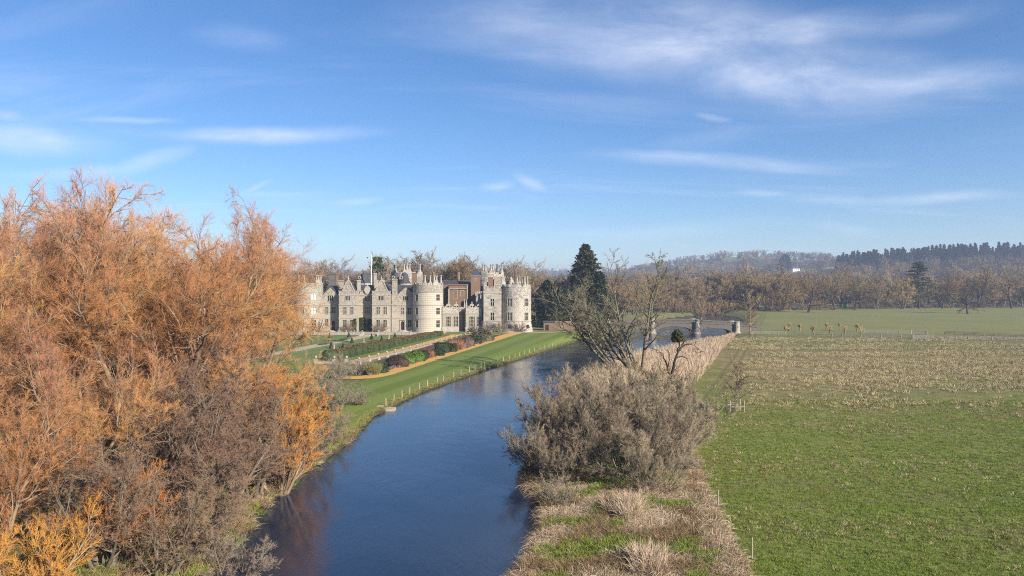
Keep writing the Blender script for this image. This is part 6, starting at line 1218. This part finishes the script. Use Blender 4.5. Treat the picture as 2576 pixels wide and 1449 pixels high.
CB = [('dome', 838, 300, 0.98, 'wide grey bare tree left of the flagpole'), ('dome', 800, 330, 0.9, 'grey bare tree above the left tower'), ('oak1', 1035, 296, 1.18, 'broad dark bare tree behind the rear chimneys'), ('dome', 1000, 320, 1.0, 'bare tree right of the ivy-clad tree'), ('dome', 1085, 300, 1.08, 'tall bare tree behind the middle tower'), ('dome2', 1120, 305, 1.3, 'brown bare tree behind the brick court chimney'),
      ('dome', 1150, 310, 1.05, 'bare tree behind the brick court'), ('dome2', 1182, 300, 1.3, 'brown bare tree behind the pyramid turret'), ('oak1', 1215, 305, 1.1, 'bare tree behind the rear right tower'), ('dome', 1290, 285, 0.93, 'bare tree right of the rear tower chimneys'), ('dome2', 1255, 295, 1.15, 'brown bare tree above the square tower'), ('dome2', 1315, 300, 1.0, 'brown bare tree above the right round tower'),
      ('oak1', 765, 320, 0.95, 'bare tree above the left edge of the castle'), ('wood0', 700, 300, 1.1, 'bare tree between willows and castle'), ('dome2', 1060, 330, 1.3, 'brown bare tree far behind the rear chimneys'), ('wood0', 890, 345, 1.1, 'ochre bare tree far left of the flagpole'), ('oak1', 915, 300, 0.95, 'dark bare tree beside the flagpole'), ('dome2', 860, 320, 1.0, 'brown bare tree behind the brick chimney stack'), ('wood0', 970, 340, 1.1, 'ochre bare tree behind the ivy-clad tree'), ('dome2', 1340, 330, 0.8, 'low brown tree right of the round tower')]
for i, (k, u, d, s, l) in enumerate(CB): put(k, l, at(u, d), s * (1.14 if k != 'dome2' else 1.02), i * 1.3, 'bare_tree', 'tree', 'bare trees behind the castle')
iv = put('dome', 'tall bare tree clad in dark ivy beside the flagpole', at(950, 290), 1.16, 2.2, 'ivy_clad_tree', 'tree'); rng = np.random.RandomState(3)
Ci = np.stack([rng.normal(0, 1, 2600), rng.normal(0, 1, 2600), 8 + 15 * rng.rand(2600)], -1); Ci[:, :2] *= (0.6 + 1.4 * np.abs(np.sin(Ci[:, 2] * 0.9)) * (1 - (Ci[:, 2] - 8) / 22))[:, None]; link('ivy', to_mesh('tree_ivy', [leaf_tris(rng, Ci, 0.55)], False), iv, 'ivy')
put('yew', 'dark evergreen behind the left tower', at(795, 290), 1.05, 0.3, 'evergreen_tree', 'tree'); put('yew', 'dark evergreen between the left tower and the brick chimney stack', at(826, 300), 1.0, 1.3, 'evergreen_tree', 'tree')
# ---- trees of the middle distance on the right
put('spire', 'slender bare tree at the right end of the bridge', at(1888, 229), 1.0, 0, 'bare_tree'); 
def at2(u, d, s=0): return at(u, d)
put('oak0', 'broad spreading oak at the edge of the far meadow', at(2034, 378), 0.98, 0.3, 'oak_tree', 'oak'); put('oak0', 'lone leaning tree standing in the far meadow', G(2434, 790), 0.80, 1.4, 'oak_tree', 'oak', None, (0.0, 0.22))
put('cedar', 'dark flat-topped cedar rising above the right tree belt', at(2312, 436), 1.02, 0.5, 'cedar_tree', 'cedar'); 
BT = [('oak1', 2370, 440, 1.05, 'dark bare oak just right of the cedar'), ('oak1', 2460, 450, 1.2, 'dark bare oak in the group right of the cedar'), ('oak0', 2545, 440, 1.15, 'tall bare oak at the right edge of the picture'), ('oak1', 2500, 470, 1.2, 'dark bare oak behind the group right of the cedar'), ('lime0', 2420, 470, 1.0, 'bare tree behind the lone meadow tree'), ('oak0', 2150, 415, 0.95, 'reddish bare tree right of the broad oak'),
      ('wood0', 2270, 430, 1.1, 'ochre bare tree left of the cedar'), ('wood1', 2205, 425, 1.0, 'brown bare tree between the broad oak and the cedar'), ('oak0', 2100, 410, 0.95, 'dark bare tree close right of the broad oak')]
for i, (k, u, d, s, l) in enumerate(BT): put(k, l, at(u, d), s, i * 1.1, 'bare_tree', 'tree', 'bare trees of the right belt')
rng = np.random.RandomState(21)
ORD = ['first', 'second', 'third', 'fourth', 'fifth', 'sixth', 'seventh', 'eighth', 'ninth', 'tenth', 'eleventh', 'twelfth', 'thirteenth', 'fourteenth', 'fifteenth', 'sixteenth', 'seventeenth', 'eighteenth', 'nineteenth', 'twentieth']
def belt(n, ufun, dfun, keys, label, group, smin=0.85, smax=1.15, name='bare_tree'):
    for i, u in enumerate(sorted(ufun(i) for i in range(n))):
        d = dfun(u, i); k = keys[rng.randint(len(keys))]; s = smin + (smax - smin) * rng.rand(); put(k, label + ', ' + ORD[i] + ' from the left', at(u, d), s, rng.rand() * 6, name, 'tree' if 'tree' in name else 'bush', group)
edge = lambda u: np.interp(u, [1560, 1640, 1880, 1960, 2100, 2250, 2576], [345, 405, 420, 388, 410, 432, 446])
belt(15, lambda i: 1600 + i * 25 + rng.rand() * 12, lambda u, i: edge(u) + 4 + rng.rand() * 12, ['wood0', 'dome2', 'wood0'], 'ochre front-row tree of the wood behind the bridge', 'front trees of the wood behind the bridge', 0.85, 1.12)
belt(16, lambda i: 1590 + i * 26 + rng.rand() * 12, lambda u, i: edge(u) + 22 + rng.rand() * 25, ['dome', 'wood1', 'dome2'], 'rear-row tree of the wood behind the bridge', 'rear trees of the wood behind the bridge', 0.95, 1.25)
belt(20, lambda i: 1960 + i * 33 + rng.rand() * 15, lambda u, i: edge(u) + 14 + rng.rand() * 12, ['dome2', 'oak1', 'wood0'], 'brown bare tree along the far edge of the meadow', 'trees along the meadow edge', 0.75, 1.1)
belt(20, lambda i: 1970 + i * 33 + rng.rand() * 15, lambda u, i: edge(u) + 38 + rng.rand() * 30, ['dome', 'oak1', 'dome2', 'lime0'], 'tall bare tree behind the far edge of the meadow', 'rear trees along the meadow edge', 0.85, 1.1)
belt(12, lambda i: 1345 + i * 22 + rng.rand() * 10, lambda u, i: 330 + rng.rand() * 60, ['wood1', 'wood0'], 'brown bare tree between the conifers and the bridge', 'trees between conifers and bridge', 0.7, 0.95)
belt(12, lambda i: 2000 + i * 47 + rng.rand() * 20, lambda u, i: edge(u) + 5 + rng.rand() * 4, ['scrub'], 'low ochre scrub along the far edge of the meadow', 'scrub along the meadow edge', 0.6, 1.0, 'scrub_bush')
belt(10, lambda i: 1640 + i * 33 + rng.rand() * 14, lambda u, i: edge(u) - 6 + rng.rand() * 10, ['scrub'], 'bushy ochre willow at the foot of the wood behind the bridge', 'bushy willows behind the bridge', 1.5, 2.4, 'bushy_willow_tree')
belt(9, lambda i: 1660 + i * 24 + rng.rand() * 10, lambda u, i: edge(u) - 12 + rng.rand() * 6, ['scrub'], 'low ochre scrub beyond the bridge', 'scrub beyond the bridge', 0.8, 1.25, 'scrub_bush')
belt(16, lambda i: 770 + i * 36 + rng.rand() * 14, lambda u, i: 315 + rng.rand() * 35, ['dome2', 'dome', 'dome2'], 'soft brown bare tree in the wood behind the castle', 'wood behind the castle', 1.0, 1.2)
# pollarded willows along the fence
def pollard(seed):
    rng = np.random.RandomState(seed); P, R = limbs(rng, np.zeros((1, 3)) - np.array([0, 0, 0.2]), np.array([[0.05, 0, 1.0]]), np.array([1.8]), np.array([0.20]), np.array([0.22]), 5, 0, 0.05); top = P[:, -1]
    n = 9; s = top + rng.normal(0, 0.1, (n, 3)); P1, R1 = limbs(rng, s, rng.normal(0, 0.8, (n, 3)) + np.array([0, 0, 0.5]), np.full(n, 0.45), np.full(n, 0.14), np.full(n, 0.10), 3, 0.05, 0.1); st, d, l, r = sprout(rng, P1, R1, 9, 0.5, 1.0, 24, 12, 2.7, 0.3, 0.1, 0.3, 0.6)
    P2, R2 = limbs(rng, st, d, l, np.full(len(st), 0.05), np.full(len(st), 0.03), 3, 0.05, 0.08); w = to_mesh('pollard_wood', [tube(P, R, 8), tube(P1, R1, 6)]); w.materials.append(M['pale_bark']); t = to_mesh('pollard_shoots', [tube(P2, R2, 3, True)]); t.materials.append(M['ochre_twig']); return w, t
pol = [pollard(1), pollard(2)]; PL = [(478, 824), (506, 798), (613, 802), (728, 832), (868, 834), (838, 794), (963, 800), (1003, 838), (1110, 806), (1148, 838)]
nm = ['first', 'second', 'third', 'fourth', 'sixth', 'fifth', 'seventh', 'eighth', 'ninth', 'tenth']
for i, ((x, y), a) in enumerate(zip(PL, nm)): p = F5(x, y); place('pollard_willow', a + ' small pollarded willow from the left along the meadow fence', 'willow', pol[i % 2][0], pol[i % 2][1], p, i * 1.2, 0.92, 'pollarded willows')

# ------------------------------------------------------------------ grasses, reeds, far woods
rng = np.random.RandomState(77)
def rbx(y): return np.interp(y, RB[:, 0], RB[:, 1])
EDGE = np.array([(30, 11.5), (36.8, 12.5), (48.9, 14.0), (51.8, 14.4), (60, 15.5), (75, 17.5), (97, 22.5), (127, 35.2), (160, 47), (212.6, 66.8), (236, 74)])
def edx(y): return np.interp(y, EDGE[:, 0], EDGE[:, 1])
def field(n, x0, x1, y0, y1):
    y = y0 + (y1 - y0) * rng.rand(n); x = x0(y) + (x1(y) - x0(y)) * rng.rand(n); return x, y
def onto(x, y, dz=0.0): return np.stack([x, y, H(x, y) + dz], -1)
green = [blades('green_tuft_a', 1, 16, 0.22, 1.0, 0.9, 0.020, 'grass_blade', 0.16), blades('green_tuft_b', 2, 16, 0.30, 1.0, 0.9, 0.022, 'grass_dry', 0.18)]
tan = [blades('tan_tuft_a', 3, 20, 0.34, 1.0, 1.2, 0.028, 'straw', 0.22), blades('tan_tuft_b', 4, 20, 0.30, 1.0, 1.4, 0.028, 'grass_dry', 0.22)]
x, y = field(23000, lambda y: edx(y) + 0.2, lambda y: y * 0.76 + 3, 35, 95); n_ = lump(x, y, 14.0) + 0.5 * lump(x, y * 1.8, 33.0) - 0.25 * sstep(20, 55, x)
scatter('meadow_grass', green + tan, onto(x, y), np.where(rng.rand(len(x)) < 0.82 - 0.4 * n_ - sstep(56, 120, y + 14 * n_ + 12 * lump(x, y, 5.0)) * 0.55, 0, np.where(rng.rand(len(x)) < 0.8 - 0.3 * n_, 1, np.where(rng.rand(len(x)) < 0.3, 2, 3))), 0.45 + 0.5 * rng.rand(len(x)), 'short green tussocky grass of the near meadow', 'grass', rng)
x, y = field(23000, lambda y: edx(y) + 0.6, lambda y: y * 0.76 + 3, 78, 176); keep = rng.rand(len(x)) < np.clip(0.55 + 1.1 * lump(x, y, 17.0) + 0.9 * lump(x + 70, y * 2.2, 38.0), 0.06, 1) * sstep(76, 130, y + 18 * lump(x, y, 11.0)) * sstep(3, 15, x - edx(y) + 4 * lump(x, y, 8.0)); x, y = x[keep], y[keep]
scatter('tussock_grass', tan + green, onto(x, y), np.where(rng.rand(len(x)) < 0.55, 0, np.where(rng.rand(len(x)) < 0.6, 1, 3)), 0.8 + 0.9 * rng.rand(len(x)), 'pale dry tussocks across the middle of the meadow', 'grass', rng)
x, y = field(9000, lambda y: edx(y) + 0.6, lambda y: y * 0.76 + 3, 172, 216); keep = rng.rand(len(x)) < np.clip(0.55 + 1.2 * lump(x, y, 22.0), 0.05, 1); x, y = x[keep], y[keep]
scatter('far_tussocks', tan + green, onto(x, y), np.where(rng.rand(len(x)) < 0.5, 0, np.where(rng.rand(len(x)) < 0.5, 1, 2)), 0.8 + 0.8 * rng.rand(len(x)), 'scattered dry tussocks before the meadow fence', 'grass', rng)
# reed belt between bridge and thicket
reed = [blades('reed_clump_a', 11, 40, 1.9, 1.0, 0.30, 0.036, 'reed', 0.6, 0.42, 0.7, 0.25), blades('reed_clump_b', 12, 36, 1.6, 1.0, 0.5, 0.036, 'reed', 0.65, 0.45, 0.7, 0.4), blades('reed_clump_c', 13, 40, 1.5, 1.0, 0.5, 0.03, 'rough_brown', 0.6, 0.3, 0.2, 0.4)]
x, y = field(6000, lambda y: rbx(y) - 0.2, lambda y: edx(y) - 0.4, 92, 238)
scatter('reed_bed', reed, onto(x, y), np.where(rng.rand(len(x)) < 0.66, 0, np.where((rng.rand(len(x)) < 0.75) | (y > 135), 1, 2)), (0.55 + 0.7 * rng.rand(len(x))) * (1 + 0.45 * lump(x, y, 7.0)) * np.interp(y, [92, 150, 238], [0.95, 0.8, 0.62]), 'pale buff reed bed between the river and the meadow', 'reeds', rng)
# rough bank in the right foreground
tuft = [blades('straw_tussock', 21, 60, 1.25, 1.0, 0.7, 0.022, 'reed', 0.5, 0.4, 0.2, 0.55), blades('brown_tussock', 22, 80, 0.75, 1.0, 1.2, 0.018, 'rough_brown', 0.5, 0.4, 0.1, 0.8), blades('sedge_clump', 23, 60, 0.55, 1.0, 0.7, 0.022, 'grass_blade', 0.35, 0.3, 0.0, 0.45), blades('dry_clump', 24, 70, 0.55, 1.0, 1.3, 0.018, 'straw', 0.45, 0.35, 0.0, 0.9), blades('matted_straw', 25, 90, 0.95, 1.0, 2.4, 0.018, 'reed', 0.5, 0.5, 0.0, 1.3), blades('russet_stems', 26, 50, 0.7, 1.0, 0.9, 0.018, 'brown_twig', 0.5, 0.5, 0.0, 0.5)]
x, y = field(4200, lambda y: rbx(y) + 0.1, lambda y: edx(y) - 0.2, 33, 57); t = (x - rbx(y)) / (edx(y) - rbx(y)); l1 = lump(x, y, 4.5); l2 = lump(x + 50, y, 6.0)
l3 = lump(x + 9, y + 30, 2.2); r_ = rng.rand(len(x)); clump0 = (np.hypot((x - 7.6) / 1.1, (y - 47.5) / 2.4) < 0.8 + 0.5 * l3) | (np.hypot((x - 7.2) / 1.0, (y - 38.0) / 2.2) < 0.8 + 0.5 * l3) | (np.hypot((x - 10.2) / 0.9, (y - 52) / 1.0) < 1)
pk = np.where(clump0, 0, np.where(t > 0.86 + 0.12 * l3, np.where(r_ < 0.55, 4, np.where(r_ < 0.8, 3, 5)), np.where(l2 + 0.6 * l3 > 0.12, np.where(r_ < 0.7, 2, 3), np.where(l1 > -0.02, np.where(r_ < 0.72, 4, 3), np.where(r_ < 0.4, 5, np.where(r_ < 0.75, 1, 3))))))
keep = (pk != 0) | (rng.rand(len(x)) < 0.8); x, y, pk = x[keep], y[keep], pk[keep]
scatter('rough_bank_grass', tuft, onto(x, y), pk, 0.4 + 0.6 * rng.rand(len(x)) ** 1.5, 'tangled straw, sedge and green grass on the right foreground bank', 'grass', rng)
x, y = field(900, lambda y: rbx(y) - 0.5, lambda y: rbx(y) + 1.0, 34, 100); x2, y2 = field(500, lambda y: edx(y) - 1.0, lambda y: edx(y) + 0.2, 55, 98)
x = np.concatenate([x, x2]); y = np.concatenate([y, y2]); scatter('bank_edge_stems', tuft, onto(x, y), np.where(rng.rand(len(x)) < 0.62, 1, np.where(rng.rand(len(x)) < 0.75, 4, 3)), 0.45 + 0.5 * rng.rand(len(x)), 'brown and straw stems along the edges of the right bank', 'grass', rng)
# left bank: fringe of the lawn, rough grass under the trees
x, y = field(3200, lambda y: lbx(y) - 1.3, lambda y: lbx(y) - 0.35, 74, 236); scatter('bank_fringe', [green[1], tan[1], green[0]], onto(x, y, 0.02), rng.randint(0, 3, len(x)), 0.6 + 0.6 * rng.rand(len(x)), 'yellowish uncut grass fringe along the lawn bank', 'grass', rng)
x, y = field(5200, lambda y: -0.80 * y, lambda y: lbx(y) - 0.3, 30, 108); keep = ~((y > 76) & (x > np.interp(y, [76, 100, 112], [-25, -33, -35]))) | ((rng.rand(len(x)) < 0.25) & (y < 86)); x, y = x[keep], y[keep]
scatter('left_bank_grass', [tuft[1], tuft[3], tuft[2], green[0]], onto(x, y), np.where(rng.rand(len(x)) < 0.35, 0, np.where(rng.rand(len(x)) < 0.35, 1, np.where(rng.rand(len(x)) < 0.5, 2, 3))), 0.6 + 0.7 * rng.rand(len(x)), 'rough grass and dead stems under the willows', 'grass', rng)
# far woods
def far_tree(key, mat, seed, **kw):
    w, t = bare_tree(seed=seed, h=18, stems=4, spread=0.42, trunk_r=0.35, l1=7, l2=5, l3=5, l4=0, a1=46, a2=44, a3=40, ratio1=0.46, ratio2=0.52, ratio3=0.6, up=0.05, t0=0.15, stem_len=0.88, wig=0.15, tw=0.085, minr=0.09, k3=2, base_r=0.5, **kw); me = to_mesh(key, w + t); me.materials.append(M[mat]); return me
ft = [far_tree('far_tree_a', 'far_twig', 101), far_tree('far_tree_b', 'brown_twig', 102), far_tree('far_tree_c', 'far_twig', 103)]
def far_conifer(seed):
    rg = np.random.RandomState(seed); h = 24; n = 900; z = h * (0.08 + 0.92 * rg.rand(n) ** 1.2); r = 4.2 * (1 - z / h) ** 0.85 * (0.5 + 0.6 * rg.rand(n)); a = rg.rand(n) * 6.28; me = to_mesh('far_conifer', [leaf_tris(rg, np.stack([r * np.cos(a), r * np.sin(a), z], -1), 1.5, 0.4), tube(np.array([[[0, 0, -0.5], [0, 0, h * 0.5], [0, 0, h]]]), np.array([[0.35, 0.2, 0.03]]), 5)], False); me.materials.append(M['yew']); return me
fc = [far_conifer(1), far_conifer(2)]
def fan(n, y0, y1, a0, a1, p=1.0):
    y = y0 + (y1 - y0) * rng.rand(n) ** p; return (a0 + (a1 - a0) * rng.rand(n)) * y, y
x, y = fan(2600, 480, 900, -0.62, 0.82, 0.8); keep = lump(x, y, 260) > -0.35; x, y = x[keep], y[keep]
x2, y2 = fan(4200, 850, 2900, -0.3, 0.82, 0.8); keep = (lump(x2, y2, 420) > -0.22) | (np.hypot((x2 - 560) / 330, (y2 - 1650) / 420) < 1); x2, y2 = x2[keep], y2[keep]
x3 = np.concatenate([x, x2]); y3 = np.concatenate([y, y2]); cp = G(2000, 683); clear = (np.abs(x3 / y3 - cp[0] / cp[1]) < 0.010) & (y3 > cp[1] * 0.72) & (y3 < cp[1] + 25); x3, y3 = x3[~clear], y3[~clear]      # open slope below the cottage
scatter('distant_woods', ft, onto(x3, y3), rng.randint(0, 3, len(x3)), 0.75 + 0.5 * rng.rand(len(x3)), 'winter woods covering the distant hills', 'woods', rng)
x, y = fan(900, 930, 1240, 0.46, 0.82); keep = (y > 1010 + 70 * lump(x, y, 160)) & (x > 500); x, y = x[keep], y[keep]
scatter('conifer_plantation', fc, onto(x, y), rng.randint(0, 2, len(x)), 0.5 + 0.75 * rng.rand(len(x)), 'dark conifer plantation along the right hilltop', 'woods', rng)
# white cottage on the hill with a cedar beside it
def cottage(u, v, label, s=1.0):
    p = G(u, v); o = thing('cottage', label, 'cottage', p, 0.2, None, s); MB().box(-7, 7, -4, 4, -1, 5.5).build('wall', 'paint', o)
    MB().add([(-7.5, -4.6, 5.4), (7.5, -4.6, 5.4), (7.5, 4.6, 5.4), (-7.5, 4.6, 5.4), (-7.5, 0, 9.5), (7.5, 0, 9.5)], [(0, 1, 5, 4), (2, 3, 4, 5), (0, 4, 3), (1, 2, 5), (0, 3, 2, 1)]).build('roof', 'slate', o); MB().box(4, 5.4, -0.7, 0.7, 8, 11.5).build('chimney', 'brick', o)
    for xx in (-4.5, 0, 4.5): MB().box(xx - 0.6, xx + 0.6, -4.06, -3.99, 2.8, 4.4).build('window', 'glass', o)
cottage(2000, 683, 'white cottage on the wooded hillside'); p = G(1975, 682); put('yew', 'large dark evergreen beside the hillside cottage', p, 2.0, 1.0, 'evergreen_tree', 'tree')
# ------------------------------------------------------------------ haze over the valley
hm, nt = new_mat('haze'); pv = nd(nt, 'ShaderNodeVolumePrincipled', {'Color': (0.47, 0.58, 0.82, 1), 'Density': 0.00028, 'Anisotropy': 0.1}); nd(nt, 'ShaderNodeOutputMaterial', {1: pv.outputs[0]})
hz_ = MB().box(-3400, 3600, -300, 4000, -4.2, 128).build('haze', hm); tag(hz_, 'thin blue winter haze filling the valley', 'haze', kind='stuff')
